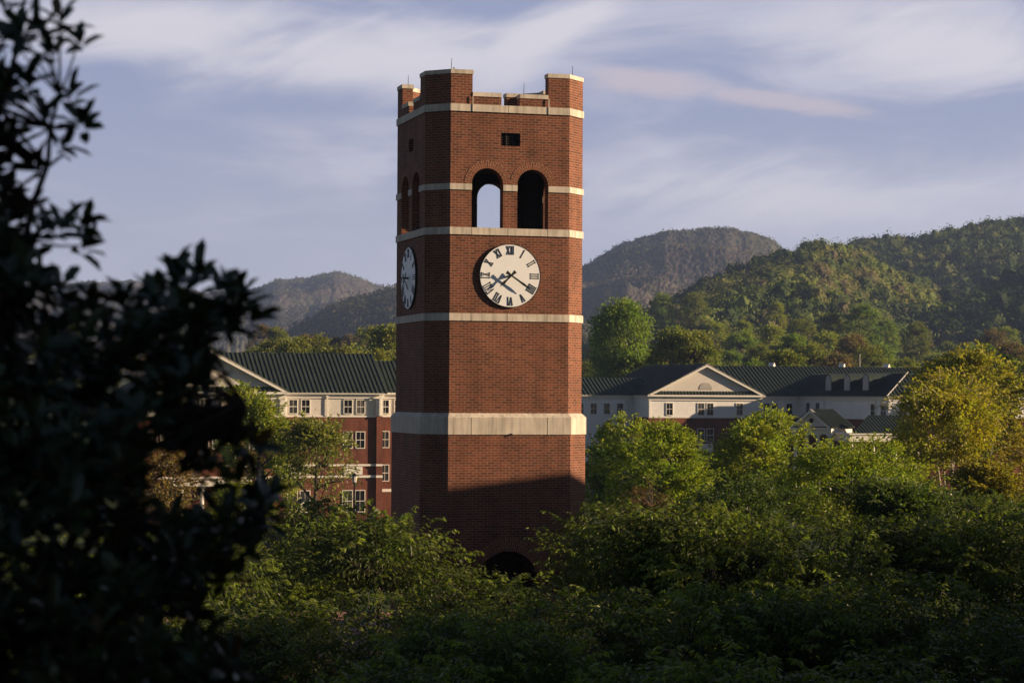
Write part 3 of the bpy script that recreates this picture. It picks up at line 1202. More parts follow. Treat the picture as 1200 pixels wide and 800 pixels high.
def build_shade_hall():
    """the tall hall right of the camera, outside the picture, whose shadow lies over the trees and the tower's foot"""
    root = empty('lecture_hall', (0, 0, 0), 0, 'tall brick lecture hall with flat roof beside the plaza trees, unseen, one wing shaped for its shade', 'building')
    w = MB()
    ph = R(28)
    ex, ey = Vector((math.cos(ph), math.sin(ph), 0)), Vector((math.sin(ph), -math.cos(ph), 0))
    c = Vector((36, 86.6, 0)) - ex * 4

    def block(o, a, b, h):
        q = [o, o + b, o + b + a, o + a]
        w.prism([(v.x, v.y) for v in q], 0, h)
        return q
    b1 = block(c, ex * 34, ey * 3.0, 18.0)  # thin wing, shaped only to set the shade edge on the tower foot
    w.prism([(34.5, 56.01), (60, 56.01), (60, 83), (44, 79.8)][0:4], 0, 9.5)
    w.prism([(30, 20), (60, 20), (60, 56), (33, 56)], 0, 16.4)
    w.prism([(7, -30), (34, -30), (34, 19.99), (13, 19.99)], 0, 20.0)
    w.build('brick_wall', MAT['bricku'], root)
    r = MB()
    r.prism([(6.7, -30.3), (34.3, -30.3), (34.3, 20), (12.8, 20)], 20.0, 20.35)
    r.build('roof', MAT['slab'], root)
    return root


build_shade_hall()


# ------------------------------------------------------------------ plants
def leaf_mesh(name, C, D, Nn, L_, W_, tint, mat, parent=None, fold=False, color=(1, 1, 1)):
    """one small rhombic (or folded) face per leaf: C base, D direction, Nn normal, L_ length, W_ width"""
    n = len(C)
    D = D / np.maximum(1e-6, np.linalg.norm(D, axis=1, keepdims=True))
    S = np.cross(D, Nn)
    S /= np.maximum(1e-6, np.linalg.norm(S, axis=1, keepdims=True))
    U = np.cross(S, D)
    L_ = np.broadcast_to(np.asarray(L_, float), (n,))[:, None]
    W_ = np.broadcast_to(np.asarray(W_, float), (n,))[:, None]
    if not fold:
        V = np.stack([C, C + D * L_ * .45 + S * W_ * .5, C + D * L_, C + D * L_ * .45 - S * W_ * .5], 1)
        idx = np.array([[0, 1, 2, 3]])
        nv = 4
    else:
        dn = -U * L_ * .10
        lift = U * W_ * .22
        V = np.stack([C, C + D * L_ * .28 + S * W_ * .44 + lift, C + D * L_ * .74 + S * W_ * .44 + lift + dn * .5, C + D * L_ + dn,
                      C + D * L_ * .74 - S * W_ * .44 + lift + dn * .5, C + D * L_ * .28 - S * W_ * .44 + lift, C + D * L_ * .34, C + D * L_ * .68 + dn * .4], 1)
        idx = np.array([[0, 1, 6, 6], [1, 2, 7, 6], [2, 3, 7, 7], [0, 6, 5, 5], [6, 7, 4, 5], [7, 3, 4, 4]])
        nv = 8
    me = bpy.data.meshes.new(name)
    verts = V.reshape(-1, 3).astype(np.float32)
    me.vertices.add(len(verts))
    me.vertices.foreach_set('co', verts.ravel())
    loops, starts = [], []
    if not fold:
        li = (np.arange(n)[:, None] * nv + idx).ravel()
        me.loops.add(len(li))
        me.loops.foreach_set('vertex_index', li.astype(np.int32))
        me.polygons.add(n)
        me.polygons.foreach_set('loop_start', (np.arange(n) * 4).astype(np.int32))
    else:
        fs = [[0, 1, 6], [1, 2, 7, 6], [2, 3, 7], [0, 6, 5], [6, 7, 4, 5], [7, 3, 4]]
        one = np.array([k for f in fs for k in f])
        li = (np.arange(n)[:, None] * nv + one[None]).ravel()
        st = np.cumsum([0] + [len(f) for f in fs])
        me.loops.add(len(li))
        me.loops.foreach_set('vertex_index', li.astype(np.int32))
        me.polygons.add(n * 6)
        me.polygons.foreach_set('loop_start', (np.arange(n)[:, None] * st[-1] + st[None, :-1]).ravel().astype(np.int32))
    me.update(calc_edges=True)
    ca = me.color_attributes.new('tint', 'FLOAT_COLOR', 'POINT')
    tt = np.ones((n, nv, 4), np.float32)
    tt[:, :, :3] = np.asarray(tint, np.float32)[:, None, :]
    ca.data.foreach_set('color', tt.ravel())
    if fold:
        me.polygons.foreach_set('use_smooth', [True] * len(me.polygons))
    me.materials.append(mat)
    o = bpy.data.objects.new(name, me)
    o.color = (*color, 1)
    COL.objects.link(o)
    if parent is not None:
        o.parent = parent
    return o


def bez(a, b, c, n=6):
    a, b, c = Vector(a), Vector(b), Vector(c)
    return [a * (1 - t) ** 2 + b * 2 * t * (1 - t) + c * t * t for t in [k / n for k in range(n + 1)]]


def unit(v):
    return v / np.maximum(1e-6, np.linalg.norm(v, axis=-1, keepdims=True))


def make_tree(name, seed, H, cr, ch, nclump, nleaf, L_, W_, label=None, cat='tree', group=None, color=(.06, .09, .02),
              bark=None, trunk_r=.12, spread=.42, droop=.35, flat=.7, stems=1, mat=None, hollow=.45, lump=.35, warm=.25, twig=.012, limbs=9, shoots=0, shoot_len=1.1):
    """tapered trunk with limbs and twigs, leaves in uneven clumps at the twig ends.
    H top of the crown, cr crown radius, ch crown height"""
    g = np.random.default_rng(seed)
    root = empty(name, (0, 0, 0), 0, label, cat, group)
    cz = H - ch / 2
    lob = unit(g.normal(size=(9, 3)))
    amp = g.uniform(-lump, lump, 9)

    def radius(d):
        return 1 + (np.maximum(0, d @ lob.T - .35) * amp).sum(1)
    d = unit(g.normal(size=(nclump, 3)))
    d[:, 2] = np.where(d[:, 2] < -.75, -d[:, 2], d[:, 2])
    rr = (hollow + (1 - hollow) * g.random(nclump) ** .6) * radius(d)
    C = d * rr[:, None] * np.array([cr, cr, ch / 2]) * .9 + np.array([0, 0, cz])
    C[:, 2] = np.maximum(C[:, 2], H * .12)
    # wood
    tb = MB()
    limb_pts = []
    fork = max(.8, (cz - ch * .42))
    for s in range(stems):
        a = 2 * math.pi * s / max(1, stems) + g.uniform(0, 1)
        off = 0 if stems == 1 else .25
        base = Vector((math.cos(a) * off * .6, math.sin(a) * off * .6, -.15))
        lean = .1 * cr if stems == 1 else .35 * cr
        tip = Vector((math.cos(a) * lean, math.sin(a) * lean, cz + ch * .22))
        mid = Vector((base.x * 1.5 + g.uniform(-.1, .1) * cr, base.y * 1.5 + g.uniform(-.1, .1) * cr, fork))
        pts = bez(base, mid, tip, 9)
        tr = trunk_r / math.sqrt(stems)
        tb.tube(pts, tr, tr * .22, 8)
        limb_pts += pts[3:]
        for k in range(max(3, limbs // stems)):
            t = g.integers(2, 8)
            st = pts[t]
            aa = a + g.uniform(-1.6, 1.6) if stems > 1 else g.uniform(0, 2 * math.pi)
            el = g.uniform(.05, .75)
            ln = cr * g.uniform(.55, .85)
            e = st + Vector((math.cos(aa) * math.cos(el) * ln, math.sin(aa) * math.cos(el) * ln, math.sin(el) * ln * ch / (2 * cr)))
            mm = st * .5 + e * .5 + Vector((0, 0, ln * g.uniform(-.02, .14)))
            lp = bez(st, mm, e, 6)
            tb.tube(lp, tr * g.uniform(.35, .5), tr * .10, 5)
            limb_pts += lp[1:]
    LP = np.array([tuple(p) for p in limb_pts])
    for c in C:
        q = LP[np.argmin(((LP - c) ** 2).sum(1) + 2.0 * np.maximum(0, LP[:, 2] - c[2]) ** 2)]
        mm = (q + c) / 2 + g.normal(size=3) * .06 * cr + np.array([0, 0, .05 * cr])
        tb.tube(bez(q, mm, c, 3), twig * 1.6, twig * .6, 3)
    # arching shoots that stand out of the crown
    SH = []
    for k in range(shoots):
        dv = unit(g.normal(size=(1, 3)))[0]
        dv[2] = abs(dv[2]) * .8 + .15
        dv = dv / np.linalg.norm(dv)
        st = dv * radius(dv[None])[0] * np.array([cr, cr, ch / 2]) * .80 + np.array([0, 0, cz])
        ln = shoot_len * g.uniform(.6, 1.3)
        out_ = np.array([dv[0], dv[1], 0]) + g.normal(size=3) * .35
        mid_ = st + (dv * .6 + np.array([0, 0, .35])) * ln * .6
        end_ = mid_ + out_ * ln * .55 + np.array([0, 0, g.uniform(-.25, .12)]) * ln
        pts = bez(st, mid_, end_, 6)
        tb.tube(pts, twig * 1.3, twig * .4, 3)
        SH.append(np.array([tuple(p_) for p_ in pts]))
    tb.build('trunk', bark or MAT['bark'], root, True)
    # leaves
    per = nleaf // nclump
    sz = g.uniform(.6, 1.4, nclump)
    Cc = np.repeat(C, per, 0)
    dd = np.repeat(d, per, 0)
    ss = np.repeat(sz, per)[:, None] * spread
    jit = g.normal(size=Cc.shape) * np.array([1, 1, flat]) * ss * .55
    Cc = Cc + jit
    Cc[:, 2] = np.maximum(Cc[:, 2], .3)
    out = unit(dd * .7 + unit(jit) * .8 + g.normal(size=Cc.shape) * .5)
    D = out + np.array([0, 0, -droop])
    Nn = unit(g.normal(size=Cc.shape) * .8 + np.array([0, 0, .7]) + out * .4)
    tone = np.repeat(g.uniform(.75, 1.25, nclump), per) * g.uniform(.75, 1.25, len(Cc))
    wm = np.repeat(g.uniform(-1, 1, nclump), per) * warm
    if SH:
        nl = 26
        a_, d_, n_ = [], [], []
        for P in SH:
            tt_ = g.uniform(.15, 1.0, nl) * 6
            i_ = np.minimum(tt_.astype(int), 5)
            q_ = P[i_] + (P[i_ + 1] - P[i_]) * (tt_ - i_)[:, None]
            ax_ = unit(P[i_ + 1] - P[i_])
            sd_ = unit(np.cross(ax_, np.array([0, 0, 1.0])) + 1e-4) * np.where(g.random(nl) < .5, -1, 1)[:, None]
            a_.append(q_ + g.normal(size=q_.shape) * .02)
            d_.append(unit(ax_ * .5 + sd_ * .8 + g.normal(size=q_.shape) * .25 + np.array([0, 0, -.75 * droop])))
            n_.append(unit(np.array([0, 0, 1.0]) + g.normal(size=q_.shape) * .45 + sd_ * .4))
        ns = nl * len(SH)
        Cc, D, Nn = np.concatenate([Cc] + a_), np.concatenate([D] + d_), np.concatenate([Nn] + n_)
        tone = np.concatenate([tone, g.uniform(1.1, 1.5, ns) if name != 'plaza_tree' else g.uniform(1.7, 2.8, ns)])  # shoot leaves tinted brighter; on plaza trees this paints in sunlit tips
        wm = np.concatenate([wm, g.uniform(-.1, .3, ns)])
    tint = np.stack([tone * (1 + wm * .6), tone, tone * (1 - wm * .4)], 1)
    leaf_mesh('crown', Cc, D, Nn, L_ * g.uniform(.7, 1.25, len(Cc)), W_ * g.uniform(.8, 1.2, len(Cc)), tint, mat or MAT['leaf'], root, False, color)
    PARTS[root.name] = [o for o in root.children]
    TOP[root.name] = float(np.percentile(Cc[:, 2], 99.6))
    return root


bpy.context.view_layer.update()


def place(root, px, py_top, D, H, rz=0.0, width_px=None, cr=None, zg=None):
    """stand a built tree where its top shows at (px,py_top) at depth D; returns nothing"""
    p = at(px, py_top, D)
    zg = ground_z(p.x, D) if zg is None else zg
    s = (p.z - zg) / H
    sx = s
    if width_px and cr:
        sx = (width_px / FPX * D / 2) / cr
    root.location = (p.x, D, zg)
    root.rotation_euler = (0, 0, rz)
    root.scale = (sx, sx, s)


# --- lit trees between the tower and the halls
LIT = [
    # name, label, seed, px, top, D, width px, crown share, colour, opts
    ('broadleaf_tree', 'loose olive green tree touching the right side of the tower below the stone belt', 21, 720, 488, 150, 96, .80, (.135, .155, .030), dict(warm=.35, nclump=220, nleaf=14000)),
    ('broadleaf_tree', 'bright green bushy tree in front of the pediment, second from the tower', 22, 783, 497, 128, 116, .86, (.128, .158, .022), dict(nclump=260, nleaf=19000)),
    ('broadleaf_tree', 'upright yellow green tree with feathery top in front of the brick and white facade', 23, 882, 481, 150, 98, .86, (.150, .172, .022), dict(nclump=230, nleaf=15000, flat=1.1, droop=.1)),
    ('broadleaf_tree', 'broad bright green tree crown in front of the small portico', 24, 985, 513, 134, 165, .80, (.132, .158, .020), dict(nclump=340, nleaf=24000)),
    ('broadleaf_tree', 'large round golden green tree with pale trunks near the porch', 25, 1112, 437, 165, 158, .78, (.175, .160, .016), dict(nclump=420, nleaf=22000, stems=4, bark='pale', spread=.36, twig=.016)),
    ('broadleaf_tree', 'tall golden tree standing behind the large round golden tree', 26, 1128, 406, 195, 120, .55, (.165, .155, .022), dict(nclump=200, nleaf=11000)),
    ('broadleaf_tree', 'thin golden tree at the end of the hall roof, behind the round golden tree', 27, 1183, 440, 190, 62, .6, (.155, .145, .022), dict(nclump=80, nleaf=3000)),
    ('broadleaf_tree', 'orange tinged leafy tree right of the round golden tree', 28, 1200, 505, 160, 90, .85, (.15, .125, .02), dict(nclump=150, nleaf=7000)),
    ('broadleaf_tree', 'fresh green tree covering the corner below the left gable', 29, 303, 453, 185, 104, .88, (.135, .155, .030), dict(nclump=260, nleaf=15000)),
    ('broadleaf_tree', 'sparse twiggy spring tree in front of the brick wall left of the tower', 30, 368, 488, 180, 100, .82, (.115, .125, .035), dict(nclump=330, nleaf=4600, spread=.5, twig=.022)),
    ('broadleaf_tree', 'brownish twiggy tree by the white porch columns', 31, 185, 520, 175, 95, .85, (.14, .10, .04), dict(nclump=240, nleaf=3500, spread=.5, twig=.022)),
    ('shrub', 'yellow green bushy shrub behind the dark leathery leaves, left of the tower', 32, 285, 566, 122, 120, .92, (.16, .175, .018), dict(nclump=170, nleaf=9000, trunk_r=.08)),
    ('shrub', 'reddish brown fine twigged shrub right of the tower foot', 33, 760, 566, 108, 112, .92, (.17, .085, .045), dict(nclump=420, nleaf=5200, trunk_r=.06, spread=.22, twig=.010, L=.06, W=.02, droop=-.3)),
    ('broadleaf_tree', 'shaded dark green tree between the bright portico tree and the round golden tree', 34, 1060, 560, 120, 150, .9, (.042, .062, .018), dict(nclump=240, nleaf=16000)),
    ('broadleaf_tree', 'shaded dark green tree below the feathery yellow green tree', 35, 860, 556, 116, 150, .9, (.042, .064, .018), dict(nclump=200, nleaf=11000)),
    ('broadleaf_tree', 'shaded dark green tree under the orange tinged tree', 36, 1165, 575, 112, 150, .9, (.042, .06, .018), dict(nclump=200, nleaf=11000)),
    ('broadleaf_tree', 'dark evergreen added behind the golden trees at the far wing, for facade shade', 37, 1100, 418, 300, 74, .8, (.03, .045, .016), dict(nclump=160, nleaf=7000, L=.42, W=.28)),  # added tree, mostly hidden; throws shade onto the pediment facade
    ('broadleaf_tree', 'dark evergreen added at the right edge behind the thin golden tree, for facade shade', 38, 1160, 412, 305, 74, .8, (.03, .045, .016), dict(nclump=160, nleaf=7000, L=.42, W=.28)),  # second added tree, deepening the shade on that facade
    ('broadleaf_tree', 'low olive green tree before the porch between the portico tree and the golden tree', 39, 1052, 548, 148, 90, .9, (.10, .105, .02), dict(nclump=200, nleaf=12000)),
    ('broadleaf_tree', 'low golden olive tree under the right side of the round golden tree', 40, 1158, 536, 152, 110, .9, (.13, .115, .02), dict(nclump=220, nleaf=13000)),
    ('broadleaf_tree', 'mid green tree filling the gap between the bushy tree and the feathery tree', 41, 838, 528, 165, 90, .9, (.06, .085, .02), dict(nclump=200, nleaf=12000)),
    ('broadleaf_tree', 'dark tree added beside the low porch, behind the round golden tree, for portico shade', 42, 1140, 452, 276, 80, .85, (.04, .055, .018), dict(nclump=160, nleaf=7000, L=.40, W=.26)),  # added and mostly hidden; keeps sun off the portico roof
]
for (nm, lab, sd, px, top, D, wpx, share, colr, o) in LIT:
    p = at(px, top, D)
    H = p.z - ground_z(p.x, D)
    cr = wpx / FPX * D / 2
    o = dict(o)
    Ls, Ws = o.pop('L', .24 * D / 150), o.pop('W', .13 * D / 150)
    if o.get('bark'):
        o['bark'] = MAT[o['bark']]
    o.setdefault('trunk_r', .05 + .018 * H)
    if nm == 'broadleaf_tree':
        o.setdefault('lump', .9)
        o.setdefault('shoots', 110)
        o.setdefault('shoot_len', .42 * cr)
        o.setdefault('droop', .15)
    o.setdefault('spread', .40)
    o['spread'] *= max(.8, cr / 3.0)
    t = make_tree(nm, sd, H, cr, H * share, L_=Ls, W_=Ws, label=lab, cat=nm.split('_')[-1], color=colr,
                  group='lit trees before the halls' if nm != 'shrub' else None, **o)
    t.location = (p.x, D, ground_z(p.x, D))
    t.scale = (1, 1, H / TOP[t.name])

# --- the shaded canopy of small trees in front
FG_H = 6.4
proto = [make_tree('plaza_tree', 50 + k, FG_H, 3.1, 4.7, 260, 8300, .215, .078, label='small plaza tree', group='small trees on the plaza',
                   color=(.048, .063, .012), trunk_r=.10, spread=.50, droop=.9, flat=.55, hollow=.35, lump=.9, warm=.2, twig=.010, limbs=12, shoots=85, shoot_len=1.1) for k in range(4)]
FG = [  # px, top, D, label
    (372, 586, 84, 'small tree with sunlit arching tips left of the tower foot, below the twiggy spring tree'),
    (440, 594, 80, 'small tree whose sunlit spray reaches across the left corner of the tower'),
    (530, 664, 70, 'small shaded tree in front of the tower, left of the arched portal'),
    (606, 669, 66, 'small shaded tree directly below the arched portal'),
    (770, 590, 76, 'sunlit small tree overlapping the right edge of the tower foot'),
    (815, 597, 74, 'sunlit small tree just in front of the reddish shrub'),
    (875, 604, 72, 'half sunlit small tree, third in line from the tower towards the right'),
    (950, 606, 72, 'half sunlit small tree, fourth in line from the tower towards the right'),
    (1035, 600, 78, 'shaded small tree in front of the golden tree, at the end of the sunlit line'),
    (1130, 596, 80, 'shaded small tree below the pale trunks of the golden tree'),
    (1215, 600, 76, 'shaded small tree cut by the right edge below the orange tinged tree'),
    (310, 612, 78, 'dim small tree between the yellow green shrub and the brick plaza gap'),
    (215, 625, 74, 'dim small tree half hidden behind the leathery dark leaves'),
    (120, 630, 70, 'dim small tree almost hidden behind the leathery dark leaves'),
    (30, 640, 72, 'dim small tree hidden by the densest part of the dark tree'),
    (430, 700, 58, 'dark small tree above the lower gap of brick paving'),
    (520, 715, 54, 'dark small tree at the bottom, left of the portal line'),
    (610, 725, 50, 'dark small tree at the bottom, straight below the tower'),
    (705, 690, 58, 'dark small tree with a few lit leaves below the right tower edge'),
    (800, 680, 60, 'dark small tree in the deep shade below the reddish shrub'),
    (890, 685, 56, 'dark small tree in the deep shade below the feathery yellow tree'),
    (985, 680, 58, 'dark small tree in the deep shade below the portico tree'),
    (1080, 680, 56, 'dark small tree in the deep shade below the golden tree'),
    (1175, 680, 54, 'dark small tree in the deep shade of the lower right corner'),
    (760, 770, 44, 'nearest dark small tree at the bottom, right of the tower'),
    (890, 765, 42, 'nearest dark small tree at the bottom between middle and right corner'),
    (1020, 765, 42, 'nearest dark small tree at the bottom towards the right corner'),
    (1140, 765, 42, 'nearest dark small tree in the bottom right corner'),
    (318, 706, 60, 'dark small tree left of the gap where the pinkish paving shows'),
    (470, 768, 46, 'dark small tree at the bottom edge right of the pinkish paving'),
    (722, 590, 82, 'small tree with sunlit sprays hanging over the right corner of the tower foot'),
    (240, 690, 58, 'dark small tree behind the lower branches of the leathery tree'),
    (140, 720, 52, 'dark small tree deep behind the lower left foliage'),
    (40, 730, 50, 'dark small tree in the bottom left corner behind the leathery tree'),
]
gfg = random.Random(5)
for i, (px, top, D, lab) in enumerate(FG):
    p = at(px, top, D)
    zg = ground_z(p.x, D)
    s = (p.z - zg) / TOP[proto[i % 4].name]
    sx = max(.8, min(1.15, s)) * gfg.uniform(.95, 1.15)
    base = proto[i % 4]
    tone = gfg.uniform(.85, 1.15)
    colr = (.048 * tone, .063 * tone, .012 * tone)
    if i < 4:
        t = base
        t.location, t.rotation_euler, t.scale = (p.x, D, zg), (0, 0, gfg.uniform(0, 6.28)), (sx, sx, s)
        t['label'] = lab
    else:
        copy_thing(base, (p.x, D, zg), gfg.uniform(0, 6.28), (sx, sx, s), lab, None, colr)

# unseen trees added right of the picture: their gaps break the low sun into patches
for k, (x, y, h) in enumerate(((30.5, 57.5, 15.4), (31.5, 62, 14.4), (30, 67, 13.4), (31, 71.5, 12.4), (31.5, 76, 12.6), (31, 81, 11.6))):
    t = make_tree('broadleaf_tree', 300 + k, h, 2.6, h * .72, 80, 3600, .30, .17, label='unseen tall leafy tree',
                  cat='tree', group='unseen trees added to dapple the sun', color=(.07, .10, .02), trunk_r=.2, spread=.42)
    t['label'] = 'unseen tall leafy tree added before the lecture hall to dapple the low sun'
    t.location = (x, y, 0)

# low blue clumps standing in for unidentified blue shapes in the plaza gap
for k, (px, py, D, colr, lab) in enumerate(((366, 696, 92, (.05, .07, .34), 'low violet blue clump standing in for an unidentified shape in the gap left of the tower'),
                                            (419, 690, 94, (.03, .10, .26), 'low teal blue clump standing in for an unidentified shape beside the pinkish paving'))):
    p = at(px, py, D)
    t = make_tree('blue_clump', 80 + k, .9, .8, .7, 40, 1500, .07, .06, label=lab, cat='flowers', color=colr, trunk_r=.02, spread=.14, droop=0, twig=.005)
    t.location = (p.x, D, .0)

# --- the dark leathery tree close to the camera
def build_near_tree():
    g = np.random.default_rng(7)
    root = empty('evergreen_tree', (-2.6, 9.6, 0), 0, 'dark leathery leaved evergreen close to the camera, out of focus at the left edge', 'tree')
    poly = [(-420, -260), (0, -60), (62, -5), (88, 20), (84, 60), (76, 95), (104, 130), (92, 170), (58, 195), (44, 215), (60, 240), (112, 252), (118, 275), (98, 300),
            (112, 325), (165, 330), (180, 300), (228, 296), (262, 312), (292, 322), (306, 350), (292, 400), (286, 450), (296, 500), (316, 560), (326, 600),
            (312, 640), (280, 660), (282, 720), (300, 780), (290, 900), (-420, 900)]
    P = np.array(poly, float)

    def inside(q):
        x, y = q
        c = False
        j = len(P) - 1
        for i in range(len(P)):
            if (P[i, 1] > y) != (P[j, 1] > y) and x < (P[j, 0] - P[i, 0]) * (y - P[i, 1]) / (P[j, 1] - P[i, 1]) + P[i, 0]:
                c = not c
            j = i
        return c

    def edge(q):
        q = np.array(q)
        best = 1e9
        for i in range(len(P)):
            a, b = P[i], P[(i + 1) % len(P)]
            t = np.clip(((q - a) @ (b - a)) / ((b - a) @ (b - a)), 0, 1)
            best = min(best, np.linalg.norm(q - a - t * (b - a)))
        return best
    holes = [(195, 555, 38, 45), (215, 590, 18, 25), (12, 486, 9, 14), (262, 430, 22, 16), (250, 520, 18, 24), (128, 372, 26, 14), (60, 345, 34, 10)]
    W = []
    while len(W) < 1180:
        x, y = g.uniform(-420, 330), g.uniform(-260, 900)
        if not inside((x, y)):
            continue
        if x < -120 and g.random() < .6:
            continue
        if any(((x - a) / w) ** 2 + ((y - b) / h) ** 2 < 1 for a, b, w, h in holes):
            continue
        e = edge((x, y))
        if x > -60 and y < 250 and g.random() < (.72 if x > 10 else .5):
            continue
        if e < 14 or (e < 50 and g.random() < .62):
            continue
        dep = 1.25 * (1 - math.exp(-e / 90.0))
        W.append(np.array(at(x, y, 9.4 + g.uniform(-1, 1) * max(.15, dep))))
    for x, y in ((70, 18), (92, 46), (84, 108), (96, 140), (78, 168), (60, 60), (40, 195), (100, 258), (104, 286), (70, 262), (205, 312), (232, 318), (262, 330), (284, 345),
                 (215, 335), (300, 372), (312, 600), (318, 575), (300, 520), (282, 640), (45, 30), (30, 90), (52, 130), (30, 240)):
        W.append(np.array(at(x, y, 9.3 + g.uniform(-.2, .2))))
    W = np.array(W)
    tb = MB()
    # stems
    base = at(-70, 900, 9.5)
    stems = []
    for tips in (((-60, 500), (-20, 240), (30, -20)), ((-60, 560), (20, 330), (70, 110)), ((-40, 620), (90, 470), (215, 345)), ((-30, 660), (110, 560), (285, 470)),
                 ((-40, 720), (120, 660), (290, 620)), ((-50, 760), (100, 740), (270, 760)), ((-90, 500), (-160, 200), (-220, -100)), ((-90, 640), (-220, 480), (-330, 400))):
        pts = [at(-70, 900, 9.6)] + [at(x, y, 9.5 + g.uniform(-.4, .4)) for x, y in tips]
        fine = []
        for i in range(len(pts) - 1):
            for k in range(5):
                fine.append(pts[i].lerp(pts[i + 1], k / 5) + Vector(tuple(g.normal(size=3) * .015)))
        fine.append(pts[-1])
        tb.tube(fine, .045, .008, 6)
        stems += fine
    low = at(-70, 900, 9.6)
    tb.tube([(low.x - .25, low.y, 0), (low.x - .2, low.y, 2), (low.x - .05, low.y, 5), tuple(low)], .19, .09, 10)
    S = np.array([tuple(p) for p in stems])
    Cs, Ds, Ns, Ts = [], [], [], []
    for c in W:
        q = S[np.argmin(((S - c) ** 2).sum(1))]
        tip = c
        mm = (q + c) / 2 + np.array([0, 0, -.04])
        tb.tube(bez(q, mm, tip, 4), .007, .0035, 4)
        ax = unit((tip - q)[None])[0] * .5 + np.array([g.normal() * .25, g.normal() * .25, .75])
        ax = ax / np.linalg.norm(ax)
        s1 = np.cross(ax, [0.3, 1, 0.1])
        s1 /= np.linalg.norm(s1)
        s2 = np.cross(ax, s1)
        n = g.integers(7, 11)
        ph = g.uniform(0, 6.28)
        for k in range(n):
            a = ph + k * 2.4
            lev = k / n
            rad = s1 * math.cos(a) + s2 * math.sin(a)
            d = rad * (.95 - .45 * lev) + ax * (.15 + .75 * lev) + g.normal(size=3) * .12
            d /= np.linalg.norm(d)
            Cs.append(tip - ax * .06 * (1 - lev) + rad * .006)
            Ds.append(d)
            Ns.append(ax - rad * .2 * lev + g.normal(size=3) * .15)
            tn = g.uniform(.7, 1.3)
            rus = g.random() < .05
            Ts.append((tn * 2.6, tn * 1.0, tn * .8) if rus else (tn, tn, tn))
    tb2 = tb
    for i in range(len(tb2.v)):
        v = tb2.v[i]
        tb2.v[i] = (v[0] + 2.6, v[1] - 9.6, v[2])
    tb2.build('trunk', MAT['bark'], root, True)
    Cs = np.array(Cs) - np.array([-2.6, 9.6, 0])
    n = len(Cs)
    leaf_mesh('crown', Cs, np.array(Ds), np.array(Ns), g.uniform(.095, .155, n), g.uniform(.042, .058, n), np.array(Ts), MAT['gloss'], root, True, (.020, .029, .012))


build_near_tree()


# ------------------------------------------------------------------ hills, woods and mountains
class Hill:
    def __init__(self, pts, Dr, Db, seed, rough=10.0, wave=240.0, power=1.0, back=1.6):
        self.px = np.array([p[0] for p in pts], float)
        self.py = np.array([p[1] for p in pts], float)
        self.Dr, self.Db, self.seed, self.rough, self.wave, self.power, self.back = Dr, Db, seed, rough, wave, power, back
        g = np.random.default_rng(seed)
        self.k = g.uniform(-1, 1, (14, 2)) * 2 * np.pi / wave * g.uniform(.5, 2.6, (14, 1))
        self.p = g.uniform(0, 6.28, 14)
        self.a = g.uniform(.4, 1, 14) / np.linalg.norm(self.k * wave / 6.28, axis=1).clip(.5)

    def h(self, px, d):
        px, d = np.asarray(px, float), np.asarray(d, float)
        yr = np.interp(px, self.px, self.py)
        yr = yr + 1.0 * np.sin(px / 9.3 + self.seed) + 1.2 * np.sin(px / 19.7 + 2.1 * self.seed) + .5 * np.sin(px / 3.9 + self.seed * 3)
        zr = (463 + (px - 600) * .0057 - yr) * self.Dr / FPX + EYE
        t = (d - self.Db) / (self.Dr - self.Db)
        s = np.where(t < 1, np.clip(t, 0, 1) ** self.power, 1 - (t - 1) * (self.Dr - self.Db) / (self.Dr * (self.back - 1)))
        s = np.where(t < 1, np.sin(np.clip(s, 0, 1) * np.pi / 2) * .45 + s * .55, s)
        x = (px - 600) / FPX * d
        n = sum(a * np.sin(k[0] * x + k[1] * d + p) for a, k, p in zip(self.a, self.k, self.p)) / 3.0
        w = np.clip(t * 2.2, 0, 1) * np.clip(1.02 - t, 0, 1) * 2.2
        return -3.2 + (zr + 3.2) * np.clip(s, -.2, 2) + np.minimum(n - .45, .08) * self.rough * w

    def build(self, name, mat, nx=110, ny=46, canopy=0.0):
        """terrain sheet; canopy = height of the tree tops that roughen a far wooded slope"""
        xs = np.linspace(self.px[0], self.px[-1], nx)
        ds = np.concatenate([np.linspace(self.Db, self.Dr, ny), np.linspace(self.Dr, self.Dr * self.back, 10)[1:]])
        X, Dd = np.meshgrid(xs, ds, indexing='ij')
        Z = self.h(X, Dd)
        g = np.random.default_rng(self.seed + 90)
        if canopy:
            jx = g.uniform(-.4, .4, X.shape) * (xs[1] - xs[0])
            jd = g.uniform(-.4, .4, X.shape) * (ds[1] - ds[0])
            X, Dd = X + jx, Dd + jd
            Z = Z + canopy * g.random(X.shape) ** .8
        V = np.stack([(X - 600) / FPX * Dd, Dd, Z], -1)
        n2 = len(ds)
        me = bpy.data.meshes.new(name)
        me.from_pydata(V.reshape(-1, 3).tolist(), [], [(i * n2 + j, (i + 1) * n2 + j, (i + 1) * n2 + j + 1, i * n2 + j + 1) for i in range(nx - 1) for j in range(n2 - 1)])
        me.polygons.foreach_set('use_smooth', [True] * len(me.polygons))
        me.update()
        me.materials.append(mat)
        o = bpy.data.objects.new(name, me)
        COL.objects.link(o)
        return tag(o, kind='structure')


SOIL = plain('forest_floor', (.035, .032, .02), .95, var=.35, scale=.02, spec=.05)


